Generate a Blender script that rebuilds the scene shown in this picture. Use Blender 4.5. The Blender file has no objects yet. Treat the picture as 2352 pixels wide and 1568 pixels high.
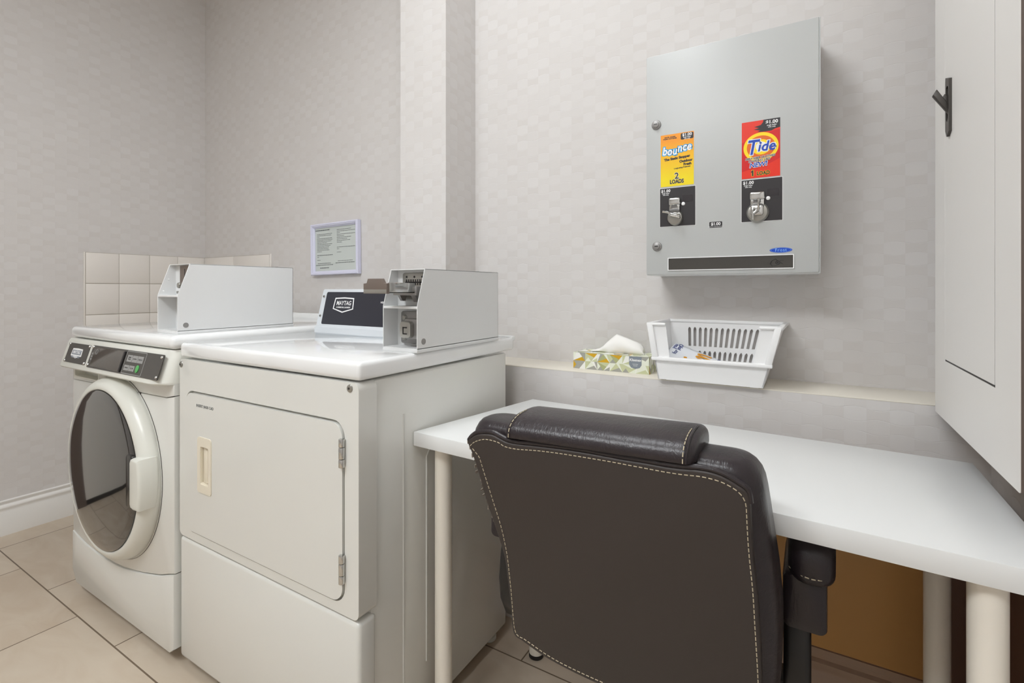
import bpy, bmesh, math, random
from mathutils import Vector, Matrix
random.seed(7)
sc = bpy.context.scene
COL = sc.collection
PI = math.pi

# ------------------------------------------------------------------ camera, world, exposure
YAW = math.radians(31.0)
cam = bpy.data.cameras.new('camera')
cam.sensor_fit = 'HORIZONTAL'; cam.sensor_width = 36.0
cam.lens = 36.0 * 1136.0 / 2352.0
cam.shift_x = 0.0; cam.shift_y = -(784.0 - 662.0) / 2352.0
cam.clip_start = 0.02
camo = bpy.data.objects.new('camera', cam); COL.objects.link(camo)
camo.location = (0, 0, 1.07)
camo.rotation_euler = (PI / 2, 0, YAW)
sc.camera = camo
w = bpy.data.worlds.new('world'); sc.world = w; w.use_nodes = True
w.node_tree.nodes['Background'].inputs[0].default_value = (0.9, 0.93, 1.0, 1)
w.node_tree.nodes['Background'].inputs[1].default_value = 0.05
sc.view_settings.view_transform = 'Standard'
sc.view_settings.look = 'None'
sc.view_settings.gamma = 1.0
sc.view_settings.use_curve_mapping = False
sc.view_settings.exposure = 0.0
sc.cycles.diffuse_bounces = 8
LAMP = 16.5          # emission of the ceiling lamp and the added fill panels

# ------------------------------------------------------------------ materials
def s2l(c):
    return tuple(((v / 255.0) / 12.92 if v <= 10.3 else (((v / 255.0) + 0.055) / 1.055) ** 2.4) for v in c)
MATS = {}
def mat(name, rgb, rough=0.5, metal=0.0, spec=0.5, coat=0.0, lin=False):
    m = bpy.data.materials.new(name); m.use_nodes = True
    b = m.node_tree.nodes['Principled BSDF']
    c = rgb if lin else s2l(rgb)
    b.inputs['Base Color'].default_value = (*c, 1)
    b.inputs['Roughness'].default_value = rough
    b.inputs['Metallic'].default_value = metal
    b.inputs['Specular IOR Level'].default_value = spec
    b.inputs['Coat Weight'].default_value = coat
    b.inputs['Coat Roughness'].default_value = 0.08
    MATS[name] = m
    return m
def nt(m):
    t = m.node_tree
    return t, t.nodes['Principled BSDF']
def mnode(t, op, a, b=None, c=None):
    n = t.nodes.new('ShaderNodeMath'); n.operation = op
    for i, v in enumerate((a, b, c)):
        if v is None: continue
        if isinstance(v, (int, float)): n.inputs[i].default_value = v
        else: t.links.new(v, n.inputs[i])
    return n.outputs[0]
def mixc(t, fac, a, b, mode='MIX'):
    n = t.nodes.new('ShaderNodeMix'); n.data_type = 'RGBA'; n.blend_type = mode
    for i, v in ((0, fac), (6, a), (7, b)):
        if isinstance(v, (int, float)): n.inputs[i].default_value = v
        elif isinstance(v, tuple): n.inputs[i].default_value = (*v, 1)
        else: t.links.new(v, n.inputs[i])
    return n.outputs[2]
def bump_noise(m, scale, strength, dist=0.002, detail=4):
    t, b = nt(m)
    tc = t.nodes.new('ShaderNodeTexCoord'); n = t.nodes.new('ShaderNodeTexNoise')
    n.inputs['Scale'].default_value = scale; n.inputs['Detail'].default_value = detail
    t.links.new(tc.outputs['Object'], n.inputs['Vector'])
    bp = t.nodes.new('ShaderNodeBump'); bp.inputs['Strength'].default_value = strength; bp.inputs['Distance'].default_value = dist
    t.links.new(n.outputs['Fac'], bp.inputs['Height']); t.links.new(bp.outputs['Normal'], b.inputs['Normal'])
    return n

def wallpaper(name, base, dark):
    m = mat(name, base, 0.62, spec=0.25); t, b = nt(m)
    g = t.nodes.new('ShaderNodeNewGeometry'); sp = t.nodes.new('ShaderNodeSeparateXYZ')
    t.links.new(g.outputs['Position'], sp.inputs[0])
    u = mnode(t, 'DIVIDE', mnode(t, 'ADD', sp.outputs['X'], sp.outputs['Y']), 0.0425)
    v0 = mnode(t, 'DIVIDE', sp.outputs['Z'], 0.0275)
    fu = mnode(t, 'FLOOR', u)
    k = mnode(t, 'ROUND', v0)
    sgn = mnode(t, 'SUBTRACT', mnode(t, 'MULTIPLY', mnode(t, 'MODULO', mnode(t, 'ABSOLUTE', k), 2.0), 2.0), 1.0)
    off = mnode(t, 'MULTIPLY', mnode(t, 'MULTIPLY', mnode(t, 'SINE', mnode(t, 'MULTIPLY', u, PI)), 0.13), sgn)
    v = mnode(t, 'SUBTRACT', v0, off)
    fv = mnode(t, 'FLOOR', v)
    cx = t.nodes.new('ShaderNodeCombineXYZ'); t.links.new(fu, cx.inputs[0]); t.links.new(fv, cx.inputs[1])
    wn = t.nodes.new('ShaderNodeTexWhiteNoise'); wn.noise_dimensions = '2D'; t.links.new(cx.outputs[0], wn.inputs[0])
    chk = mnode(t, 'MODULO', mnode(t, 'ABSOLUTE', mnode(t, 'ADD', fu, fv)), 2.0)
    f = mnode(t, 'ADD', mnode(t, 'MULTIPLY', wn.outputs['Value'], 0.6), mnode(t, 'MULTIPLY', chk, 0.4))
    # woven thread line at the cell border
    fr = mnode(t, 'FRACT', v)
    d = mnode(t, 'ABSOLUTE', mnode(t, 'SUBTRACT', fr, 0.5))
    line = mnode(t, 'SMOOTH_MAX', mnode(t, 'MULTIPLY', mnode(t, 'SUBTRACT', d, 0.468), 30.0), 0.0, 0.1)
    seg = t.nodes.new('ShaderNodeTexNoise'); seg.inputs['Scale'].default_value = 48.0; t.links.new(g.outputs['Position'], seg.inputs['Vector'])
    line = mnode(t, 'MULTIPLY', line, mnode(t, 'MULTIPLY', mnode(t, 'SUBTRACT', seg.outputs['Fac'], 0.40), 3.0))
    line = mnode(t, 'MAXIMUM', line, 0.0)
    col = mixc(t, f, s2l(base), s2l(dark))
    t.links.new(col, b.inputs['Base Color'])
    fru = mnode(t, 'FRACT', u)
    du = mnode(t, 'MULTIPLY', mnode(t, 'ABSOLUTE', mnode(t, 'SUBTRACT', fru, 0.5)), 2.0)
    h = mnode(t, 'SUBTRACT', mnode(t, 'MULTIPLY', mnode(t, 'POWER', du, 6.0), -0.12), line)
    bp = t.nodes.new('ShaderNodeBump'); bp.inputs['Strength'].default_value = 0.4; bp.inputs['Distance'].default_value = 0.0018
    t.links.new(h, bp.inputs['Height']); t.links.new(bp.outputs['Normal'], b.inputs['Normal'])
    return m
WALLP = wallpaper('wallpaper', (210, 207, 205), (205, 201, 198))

def floor_mat():
    m = mat('floor_tile', (176, 160, 142), 0.42, spec=0.4); t, b = nt(m)
    g = t.nodes.new('ShaderNodeNewGeometry')
    mp = t.nodes.new('ShaderNodeMapping'); mp.inputs['Location'].default_value = (2.0475, -0.654, 0)
    t.links.new(g.outputs['Position'], mp.inputs['Vector'])
    br = t.nodes.new('ShaderNodeTexBrick'); br.offset = 0.5; br.offset_frequency = 2
    br.inputs['Scale'].default_value = 1.0; br.inputs['Mortar Size'].default_value = 0.0022; br.inputs['Mortar Smooth'].default_value = 0.1
    br.inputs['Brick Width'].default_value = 0.535; br.inputs['Row Height'].default_value = 0.289
    br.inputs['Color1'].default_value = (*s2l((192, 177, 158)), 1); br.inputs['Color2'].default_value = (*s2l((180, 163, 143)), 1)
    br.inputs['Mortar'].default_value = (*s2l((112, 96, 80)), 1)
    t.links.new(mp.outputs[0], br.inputs['Vector'])
    n = t.nodes.new('ShaderNodeTexNoise'); n.inputs['Scale'].default_value = 5.0; n.inputs['Detail'].default_value = 6.0; n.inputs['Distortion'].default_value = 1.2
    mp2 = t.nodes.new('ShaderNodeMapping'); mp2.inputs['Scale'].default_value = (1.0, 2.2, 1); t.links.new(g.outputs['Position'], mp2.inputs['Vector'])
    t.links.new(mp2.outputs[0], n.inputs['Vector'])
    f = mnode(t, 'MULTIPLY', mnode(t, 'SUBTRACT', n.outputs['Fac'], 0.35), 1.6)
    col = mixc(t, f, br.outputs['Color'], s2l((205, 194, 178)), 'MIX')
    col = mixc(t, br.outputs['Fac'], col, s2l((112, 96, 80)))
    t.links.new(col, b.inputs['Base Color'])
    bp = t.nodes.new('ShaderNodeBump'); bp.inputs['Strength'].default_value = 0.4; bp.inputs['Distance'].default_value = 0.002; bp.invert = True
    t.links.new(br.outputs['Fac'], bp.inputs['Height']); t.links.new(bp.outputs['Normal'], b.inputs['Normal'])
    return m
FLOORM = floor_mat()
CEILM = mat('ceiling_paint', (236, 234, 230), 0.7)
TRIMW = mat('trim_white', (226, 224, 220), 0.35)
TILEM = mat('wall_tile', (226, 221, 215), 0.15, coat=0.3)
GROUT = mat('tile_grout', (176, 168, 156), 0.7)
LEDGECAP = mat('ledge_paint', (222, 216, 204), 0.4)
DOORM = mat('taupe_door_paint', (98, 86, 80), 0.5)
BROWNB = mat('brown_skirting', (176, 150, 130), 0.5)
ENAMEL = mat('white_enamel', (218, 218, 213), 0.22, coat=0.35)
ENAMEL_G = mat('white_enamel_gloss', (232, 233, 233), 0.09, coat=0.6)
PLASTW = mat('white_plastic', (216, 216, 208), 0.32, coat=0.1)
PLASTB = mat('bright_white_plastic', (238, 238, 238), 0.3)
BEIGEP = mat('cream_plastic', (226, 218, 200), 0.4)
STEELP = mat('powder_coat_white', (219, 220, 220), 0.38)
ALUM = mat('painted_aluminium', (214, 219, 224), 0.3, metal=0.15)
GAPSHADE = mat('gap_shade', (58, 54, 50), 0.7)
FASCIA = mat('fascia_dark', (36, 36, 46), 0.35)
PANELG = mat('panel_charcoal', (66, 63, 59), 0.32)
WINDOWG = mat('display_window', (80, 75, 70), 0.12)
CHROME = mat('chrome', (205, 205, 203), 0.14, metal=1.0)
STEEL = mat('brushed_steel', (170, 168, 162), 0.34, metal=0.9)
DARKST = mat('bronze_steel', (128, 116, 108), 0.4, metal=0.6)
GREYM = mat('grey_metal', (150, 148, 146), 0.4, metal=0.5)
BLACK = mat('black_plastic', (26, 24, 24), 0.4)
BLACKP = mat('black_print', (38, 34, 36), 0.45)
WHITEP = mat('white_print', (236, 236, 236), 0.5)
GREYP = mat('grey_print', (150, 150, 148), 0.5)
NAVY = mat('navy_print', (48, 62, 128), 0.5)
GREENB = mat('green_button', (84, 170, 92), 0.4)
DKGLASS = mat('door_glass', (20, 19, 19), 0.03, spec=0.9, coat=1.0)
FRAMEW = mat('lavender_white_frame', (214, 214, 232), 0.3)
PAPER = mat('notice_paper', (196, 202, 198), 0.5)
INK = mat('ink', (92, 96, 96), 0.6)
DESKM = mat('desk_laminate', (226, 227, 226), 0.3)
DESKE = mat('desk_edge', (214, 208, 200), 0.4)
LEGM = mat('desk_leg_paint', (236, 230, 218), 0.35)
CABW = mat('cabinet_white', (228, 226, 223), 0.4)
LATCHM = mat('latch_dark', (70, 66, 62), 0.35, metal=0.4)
GOLDB = mat('golden_board', (204, 156, 96), 0.45)
THREAD = mat('tan_thread', (190, 178, 152), 0.7)
WORN = mat('worn_backing', (170, 158, 146), 0.8)
YEL = mat('yellow', (248, 214, 0), 0.4)
RED = mat('red_card', (226, 42, 10), 0.35)
RED2 = mat('deep_red', (206, 14, 8), 0.35)
ORNG = mat('orange', (222, 100, 10), 0.4)
BLUE = mat('logo_blue', (10, 66, 176), 0.4)
SKY = mat('logo_cyan', (20, 160, 224), 0.4)
GOLDM = mat('gold_print', (206, 140, 10), 0.5)
FBLUE = mat('badge_blue', (10, 70, 190), 0.3)
LBLUE = mat('pale_blue', (150, 205, 250), 0.4)
TISSUE = mat('tissue_paper', (236, 234, 230), 0.8)
BAGM = mat('bag_paper', (228, 231, 236), 0.5)
TR = [mat('print_sage', (196, 200, 160), 0.4), mat('print_pale', (226, 230, 214), 0.4), mat('print_grey', (160, 160, 152), 0.4),
      mat('print_white', (234, 234, 228), 0.4), mat('print_gold', (204, 160, 30), 0.35), mat('print_olive', (168, 172, 124), 0.4)]
SLATE = mat('print_slate', (128, 136, 146), 0.4)

def yellow_card():
    m = mat('yellow_card', (240, 190, 0), 0.35); t, b = nt(m)
    g = t.nodes.new('ShaderNodeNewGeometry'); sp = t.nodes.new('ShaderNodeSeparateXYZ'); t.links.new(g.outputs['Position'], sp.inputs[0])
    mr = t.nodes.new('ShaderNodeMapRange'); mr.inputs[1].default_value = 1.37; mr.inputs[2].default_value = 1.475
    t.links.new(sp.outputs['Z'], mr.inputs[0])
    t.links.new(mixc(t, mr.outputs[0], s2l((238, 214, 4)), s2l((238, 150, 8))), b.inputs['Base Color'])
    return m
YCARD = yellow_card()

def leather(name, rgb, rough, fold):
    m = mat(name, rgb, rough, spec=0.5); t, b = nt(m)
    tc = t.nodes.new('ShaderNodeTexCoord')
    n1 = t.nodes.new('ShaderNodeTexNoise'); n1.inputs['Scale'].default_value = 420; n1.inputs['Detail'].default_value = 3
    mp = t.nodes.new('ShaderNodeMapping'); mp.inputs['Scale'].default_value = (1.0, 0.45, 0.45); t.links.new(tc.outputs['Object'], mp.inputs['Vector'])
    n2 = t.nodes.new('ShaderNodeTexNoise'); n2.inputs['Scale'].default_value = 130; n2.inputs['Distortion'].default_value = 1.5
    t.links.new(tc.outputs['Object'], n1.inputs['Vector']); t.links.new(mp.outputs[0], n2.inputs['Vector'])
    n3 = t.nodes.new('ShaderNodeTexNoise'); n3.inputs['Scale'].default_value = 9; t.links.new(tc.outputs['Object'], n3.inputs['Vector'])
    h = mnode(t, 'ADD', mnode(t, 'MULTIPLY', n1.outputs['Fac'], 0.25), mnode(t, 'ADD', mnode(t, 'MULTIPLY', n2.outputs['Fac'], fold), mnode(t, 'MULTIPLY', n3.outputs['Fac'], 2.0)))
    bp = t.nodes.new('ShaderNodeBump'); bp.inputs['Strength'].default_value = 0.45; bp.inputs['Distance'].default_value = 0.0016
    t.links.new(h, bp.inputs['Height']); t.links.new(bp.outputs['Normal'], b.inputs['Normal'])
    return m
LEATHER = leather('brown_black_leather', (40, 33, 36), 0.33, 0.8)
LEATHERB = leather('dark_brown_back_leather', (52, 45, 42), 0.5, 0.2)

def emis(name, rgb, strength):
    m = bpy.data.materials.new(name); m.use_nodes = True; t = m.node_tree
    b = t.nodes['Principled BSDF']
    b.inputs['Base Color'].default_value = (0.8, 0.8, 0.8, 1)
    b.inputs['Emission Color'].default_value = (*rgb, 1); b.inputs['Emission Strength'].default_value = strength
    return m
LAMP_BACK = emis('lamp_diffuser_back', (0.93, 0.97, 1.0), LAMP * .78)
FILL_FRONT = emis('fill_diffuser_front', (0.93, 0.97, 1.0), LAMP * 1.1)
FILL_LEFT = emis('fill_diffuser_left', (0.93, 0.97, 1.0), LAMP * 1.45)

# ------------------------------------------------------------------ mesh helpers
class MB:
    def __init__(s): s.bm = bmesh.new(); s.mi = 0; s.T = None
    def _merge(s, b):
        if s.T is not None: bmesh.ops.transform(b, matrix=s.T, verts=b.verts)
        for f in b.faces: f.material_index = s.mi
        me = bpy.data.meshes.new('t'); b.to_mesh(me); b.free(); s.bm.from_mesh(me); bpy.data.meshes.remove(me)
        return s
    def box(s, x0, x1, y0, y1, z0, z1, bev=0.0, seg=2):
        b = bmesh.new(); bmesh.ops.create_cube(b, size=1.0)
        for v in b.verts:
            v.co = Vector((x0 + (v.co.x + .5) * (x1 - x0), y0 + (v.co.y + .5) * (y1 - y0), z0 + (v.co.z + .5) * (z1 - z0)))
        if bev > 0: bmesh.ops.bevel(b, geom=list(b.edges), offset=bev, segments=seg, profile=0.5, affect='EDGES')
        return s._merge(b)
    def hexa(s, p, bev=0.0, seg=2):      # p: 8 points, bottom 4 ccw then top 4
        b = bmesh.new(); v = [b.verts.new(q) for q in p]
        for f in ((3, 2, 1, 0), (4, 5, 6, 7), (0, 1, 5, 4), (1, 2, 6, 5), (2, 3, 7, 6), (3, 0, 4, 7)): b.faces.new([v[i] for i in f])
        bmesh.ops.recalc_face_normals(b, faces=b.faces)
        if bev > 0: bmesh.ops.bevel(b, geom=list(b.edges), offset=bev, segments=seg, profile=0.5, affect='EDGES')
        return s._merge(b)
    def prism(s, poly, axis, a0, a1, bev=0.0, seg=2):
        # poly: 2-D points; axis 'x': (y,z), 'y': (x,z), 'z': (x,y)
        def P(q, a):
            return {'x': (a, q[0], q[1]), 'y': (q[0], a, q[1]), 'z': (q[0], q[1], a)}[axis]
        b = bmesh.new(); n = len(poly)
        A = [b.verts.new(P(q, a0)) for q in poly]; B = [b.verts.new(P(q, a1)) for q in poly]
        fa = b.faces.new(A); fb = b.faces.new(B)
        for i in range(n): b.faces.new((A[i], A[(i + 1) % n], B[(i + 1) % n], B[i]))
        bmesh.ops.recalc_face_normals(b, faces=b.faces)
        if bev > 0:
            eds = list(set(list(fa.edges) + list(fb.edges)))
            bmesh.ops.bevel(b, geom=eds, offset=bev, segments=seg, profile=0.5, affect='EDGES')
        return s._merge(b)
    def ring(s, outer, inner, axis, a0, a1):       # prism with a hole; outer/inner lists of equal length
        def P(q, a):
            return {'x': (a, q[0], q[1]), 'y': (q[0], a, q[1]), 'z': (q[0], q[1], a)}[axis]
        b = bmesh.new(); n = len(outer)
        L = [[b.verts.new(P(q, a)) for q in l] for a in (a0, a1) for l in (outer, inner)]
        o0, i0, o1, i1 = L
        for i in range(n):
            j = (i + 1) % n
            b.faces.new((o0[i], o0[j], i0[j], i0[i])); b.faces.new((o1[i], o1[j], i1[j], i1[i]))
            b.faces.new((o0[i], o0[j], o1[j], o1[i])); b.faces.new((i0[i], i0[j], i1[j], i1[i]))
        bmesh.ops.recalc_face_normals(b, faces=b.faces)
        return s._merge(b)
    def cyl(s, p0, p1, r, n=24, r2=None, bev=0.0):
        p0 = Vector(p0); p1 = Vector(p1); d = p1 - p0
        b = bmesh.new(); bmesh.ops.create_cone(b, cap_ends=True, segments=n, radius1=r, radius2=r if r2 is None else r2, depth=d.length)
        if bev > 0:
            eds = [e for e in b.edges if abs(e.verts[0].co.z - e.verts[1].co.z) < 1e-6]
            bmesh.ops.bevel(b, geom=eds, offset=bev, segments=2, profile=0.5, affect='EDGES')
        M = Matrix.Translation((p0 + p1) / 2) @ d.to_track_quat('Z', 'Y').to_matrix().to_4x4()
        bmesh.ops.transform(b, matrix=M, verts=b.verts)
        return s._merge(b)
    def tube(s, pts, r, n=10, closed=False, flat=None):
        pts = [Vector(p) for p in pts]; b = bmesh.new(); rings = []
        N = len(pts); up = None
        for i, p in enumerate(pts):
            if closed: d = (pts[(i + 1) % N] - pts[i - 1])
            else: d = pts[min(i + 1, N - 1)] - pts[max(i - 1, 0)]
            d.normalize()
            if up is None:
                up = Vector((0, 0, 1)) if abs(d.z) < 0.9 else Vector((0, 1, 0))
            sx = d.cross(up).normalized(); up = sx.cross(d).normalized()
            a, c = (r, r) if flat is None else flat
            rings.append([b.verts.new(p + sx * (a * math.cos(2 * PI * k / n)) + up * (c * math.sin(2 * PI * k / n))) for k in range(n)])
        for i in range(N if closed else N - 1):
            A = rings[i]; B = rings[(i + 1) % N]
            for k in range(n): b.faces.new((A[k], A[(k + 1) % n], B[(k + 1) % n], B[k]))
        if not closed: b.faces.new(rings[0][::-1]); b.faces.new(rings[-1])
        bmesh.ops.recalc_face_normals(b, faces=b.faces)
        return s._merge(b)
    def lathe(s, prof, center, axis='y', n=64, a0=0.0, a1=2 * PI, cap=False):
        # prof: (r, h); h along axis
        b = bmesh.new(); full = abs(a1 - a0 - 2 * PI) < 1e-6
        m = n if full else n + 1; rows = []
        for k in range(m):
            a = a0 + (a1 - a0) * k / n; c_, s_ = math.cos(a), math.sin(a); row = []
            for r, h in prof:
                if axis == 'y': q = (center[0] + r * c_, center[1] + h, center[2] + r * s_)
                elif axis == 'z': q = (center[0] + r * c_, center[1] + r * s_, center[2] + h)
                else: q = (center[0] + h, center[1] + r * c_, center[2] + r * s_)
                row.append(b.verts.new(q))
            rows.append(row)
        for k in range(n):
            A = rows[k]; B = rows[(k + 1) % m]
            for i in range(len(prof) - 1): b.faces.new((A[i], A[i + 1], B[i + 1], B[i]))
        if cap and not full:
            b.faces.new(rows[0]); b.faces.new(rows[-1][::-1])
        bmesh.ops.remove_doubles(b, verts=b.verts, dist=1e-6)
        bmesh.ops.recalc_face_normals(b, faces=b.faces)
        return s._merge(b)
    def loft(s, rings, cap=True):
        b = bmesh.new(); R = [[b.verts.new(p) for p in r] for r in rings]; n = len(R[0])
        for A, B in zip(R[:-1], R[1:]):
            for k in range(n): b.faces.new((A[k], A[(k + 1) % n], B[(k + 1) % n], B[k]))
        if cap: b.faces.new(R[0][::-1]); b.faces.new(R[-1])
        bmesh.ops.recalc_face_normals(b, faces=b.faces)
        return s._merge(b)
    def sheet(s, grid, th):                         # grid[i][j] points, thickened
        b = bmesh.new(); V = [[b.verts.new(p) for p in r] for r in grid]
        for i in range(len(V) - 1):
            for j in range(len(V[0]) - 1): b.faces.new((V[i][j], V[i][j + 1], V[i + 1][j + 1], V[i + 1][j]))
        bmesh.ops.recalc_face_normals(b, faces=b.faces)
        bmesh.ops.solidify(b, geom=list(b.faces), thickness=th)
        return s._merge(b)
    def mesh(s, me, M):
        b = bmesh.new(); b.from_mesh(me); bmesh.ops.transform(b, matrix=M, verts=b.verts); return s._merge(b)

def rrect(x0, x1, z0, z1, r, n=5):
    pts = []
    for cx, cz, a in ((x1 - r, z1 - r, 0), (x0 + r, z1 - r, PI / 2), (x0 + r, z0 + r, PI), (x1 - r, z0 + r, 1.5 * PI)):
        for k in range(n + 1):
            t = a + PI / 2 * k / n; pts.append((cx + r * math.cos(t), cz + r * math.sin(t)))
    return pts
def ell(cx, cz, rx, rz, n=40): return [(cx + rx * math.cos(2 * PI * k / n), cz + rz * math.sin(2 * PI * k / n)) for k in range(n)]

def thing(name, label, cat, loc=(0, 0, 0), rotz=0.0, group=None):
    o = bpy.data.objects.new(name, None); COL.objects.link(o)
    o.empty_display_size = 0.05
    o.location = loc; o.rotation_euler = (0, 0, rotz); o['label'] = label; o['category'] = cat
    if group: o['group'] = group
    return o
def root_of(o):
    while o.parent: o = o.parent
    return o
def part(name, mb, mats, parent=None, label=None, smooth=True, ang=35, local=False, kind=None):
    me = bpy.data.meshes.new(name)
    if parent is not None and not local:
        r = root_of(parent)
        M = Matrix.LocRotScale(r.location, r.rotation_euler, None).inverted()
        bmesh.ops.transform(mb.bm, matrix=M, verts=mb.bm.verts)
    mb.bm.to_mesh(me); mb.bm.free()
    for m in (mats if isinstance(mats, (list, tuple)) else [mats]): me.materials.append(m)
    if smooth:
        me.polygons.foreach_set('use_smooth', [True] * len(me.polygons))
        me.set_sharp_from_angle(angle=math.radians(ang))
    o = bpy.data.objects.new(name, me); COL.objects.link(o)
    if parent is not None: o.parent = parent
    if label: o['label'] = label
    if kind: o['kind'] = kind
    return o
def single(o, label, cat, group=None):
    o['label'] = label; o['category'] = cat
    if group: o['group'] = group
    return o
def struct(name, mb, mats, **k):
    return part(name, mb, mats, kind='structure', **k)

_txt = {}
def text_mesh(body, size, shear=0.0, bold=0.0, ext=0.00005, align='CENTER', spacing=1.0, narrow=1.0, line=1.0):
    cu = bpy.data.curves.new('txt', 'FONT'); cu.body = body; cu.size = size; cu.shear = shear; cu.offset = bold
    cu.extrude = ext; cu.align_x = align; cu.align_y = 'CENTER'; cu.space_character = spacing; cu.resolution_u = 3; cu.space_line = line
    o = bpy.data.objects.new('txt', cu); COL.objects.link(o)
    dg = bpy.context.evaluated_depsgraph_get(); dg.update()
    me = bpy.data.meshes.new_from_object(o.evaluated_get(dg))
    bpy.data.objects.remove(o); bpy.data.curves.remove(cu)
    if narrow != 1.0:
        for v in me.vertices: v.co.x *= narrow
    return me
def TXT(mb, body, size, M, **k):
    me = text_mesh(body, size, **k); mb.mesh(me, M); bpy.data.meshes.remove(me)
def face_y(x, y, z, rot=0.0):       # lettering on a face looking towards -Y
    return Matrix.Translation((x, y, z)) @ Matrix.Rotation(PI / 2, 4, 'X') @ Matrix.Rotation(rot, 4, 'Z')

# ------------------------------------------------------------------ the room
XL, XR, YB, YF, ZC = -3.0, 0.32, 1.54, -2.6, 2.85
struct('floor', MB().box(XL - .05, XR + .05, YF - .05, YB + .05, -0.05, 0.0), FLOORM)
struct('ceiling', MB().box(XL - .05, XR + .05, YF - .05, YB + .05, ZC, ZC + .05), CEILM)
struct('wall_left', MB().box(XL - .05, XL, YF - .05, YB + .05, 0, ZC), WALLP)
struct('wall_back', MB().box(XL, XR, YB, YB + .05, 0, ZC), WALLP)
struct('wall_column', MB().box(-1.302, -1.088, 1.362, YB, 0, ZC), WALLP)
struct('wall_right', MB().box(XR, XR + .05, YF - .05, YB + .05, 0, ZC), WALLP)
struct('wall_front', MB().box(XL, XR, YF - .05, YF, 0, ZC), WALLP)
led = MB(); led.box(-1.086, XR, 1.376, YB, 0, 0.818)
led.mi = 1; led.box(-1.086, XR, 1.3755, YB, 0.8175, 0.8205, 0.001)
struct('wall_ledge', led, [WALLP, LEDGECAP])
# baseboards: moulded profile (distance from wall, height)
prof = [(0, 0), (.016, 0), (.016, .098), (.0135, .102), (.0135, .112), (.017, .118), (.0165, .124), (.010, .130), (.007, .132), (.007, .138), (.009, .140), (.009, .147), (0, .150)]
bb = MB(); bb.prism([(XL + d, z) for d, z in prof], 'y', YF, YB)
struct('baseboard_left', bb, TRIMW, ang=50)
bb = MB(); bb.prism([(YF + d, z) for d, z in prof], 'x', XL, XR); struct('baseboard_front', bb, TRIMW, ang=50)
prof2 = [(0, 0), (.018, 0), (.018, .165), (.012, .172), (.012, .18), (.016, .186), (.015, .195), (.006, .2), (.006, .21), (.012, .214), (.012, .226), (0, .23)]
bb = MB(); bb.prism([(1.376 - d, z) for d, z in prof2], 'x', -.78, XR); struct('baseboard_back', bb, BROWNB, ang=50)
# unseen door in the left wall, added for its reflection in the washer glass
d = MB(); d.box(XL, XL + .03, .40, .60, 0, 2.12, .003); d.box(XL, XL + .03, -.62, -.50, 0, 2.12, .003); d.box(XL, XL + .03, -.62, .60, 2.04, 2.14, .003)
dr = struct('door_1', d, DOORM)
part('door_slab', MB().box(XL, XL + .022, -.50, .40, .03, 2.04, .002), TRIMW, dr)
part('slab_gap_shade', MB().box(XL, XL + .02, -.50, .40, .0, .03), BLACK, dr)  # black strip stands in for the dark gap under the slab
d = MB(); d.cyl((XL + .022, -.42, 1.0), (XL + .07, -.42, 1.0), .010); d.cyl((XL + .065, -.42, 1.0), (XL + .065, -.30, 1.0), .009)
part('door_handle', d, STEEL, dr)

# tile backsplash round the washer corner
def tiles(name, along, rows, mk):
    m = MB(); m.mi = 0
    for a0, a1 in along:
        for z0, z1 in rows:
            m.T = None; mk(m, a0 + .0015, a1 - .0015, z0 + .0015, z1 - .0015)
    return m
rows = [(.79, .939), (.9425, 1.091), (1.0945, 1.2405)]
rows = [(.79, .9405), (.9415, 1.0935), (1.0945, 1.2445)]
L = [(.986, 1.121), (1.121, 1.257), (1.257, 1.392), (1.392, YB - .006)]
m = MB(); m.mi = 1; m.box(XL, XL + .005, .983, YB, .79, 1.2455); m.mi = 0
for a0, a1 in L:
    for z0, z1 in rows: m.box(XL, XL + .0075, a0 + .001, a1 - .001, z0 + .001, z1 - .001, .0008)
m.box(XL, XL + .0075, .979, .985, .79, 1.2475, .002)
struct('trim_1', m, [TILEM, GROUT])
m = MB(); m.mi = 1; m.box(XL + .008, -2.372, YB - .005, YB, .79, 1.2455); m.mi = 0
for a0, a1 in [(XL + .008, -2.697), (-2.697, -2.374)]:
    for z0, z1 in rows: m.box(a0 + .001, a1 - .001, YB - .0075, YB, z0 + .001, z1 - .001, .0008)
m.box(-2.373, -2.362, YB - .0075, YB, .79, 1.2475, .002)
struct('trim_2', m, [TILEM, GROUT])

# ------------------------------------------------------------------ ceiling light and added fill panels
def troffer(x0, x1, y0, y1, lm, label):
    t = thing('ceiling_or_fill_light', label, 'light', ((x0 + x1) / 2, (y0 + y1) / 2, ZC), group=None)
    f = MB(); f.ring([(x1, y1), (x0, y1), (x0, y0), (x1, y0)], [(x1 - .03, y1 - .03), (x0 + .03, y1 - .03), (x0 + .03, y0 + .03), (x1 - .03, y0 + .03)], 'z', ZC - .05, ZC)
    part('frame', f, TRIMW, t)
    part('diffuser', MB().box(x0 + .03, x1 - .03, y0 + .03, y1 - .03, ZC - .045, ZC - .03), lm, t)
troffer(-1.05, -.45, .25, 1.00, LAMP_BACK, 'square white ceiling light panel above the desk and dryer')
troffer(-.80, -.05, -1.5, -.75, FILL_FRONT, 'square white fill light panel added on the ceiling in front of the desk')  # unseen fill panel, added to lift the machine fronts and dryer side
troffer(-1.60, -.90, -1.2, -.45, FILL_LEFT, 'square white fill light panel added on the ceiling in front of the dryer')  # unseen fill panel, added to brighten the left wall

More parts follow.
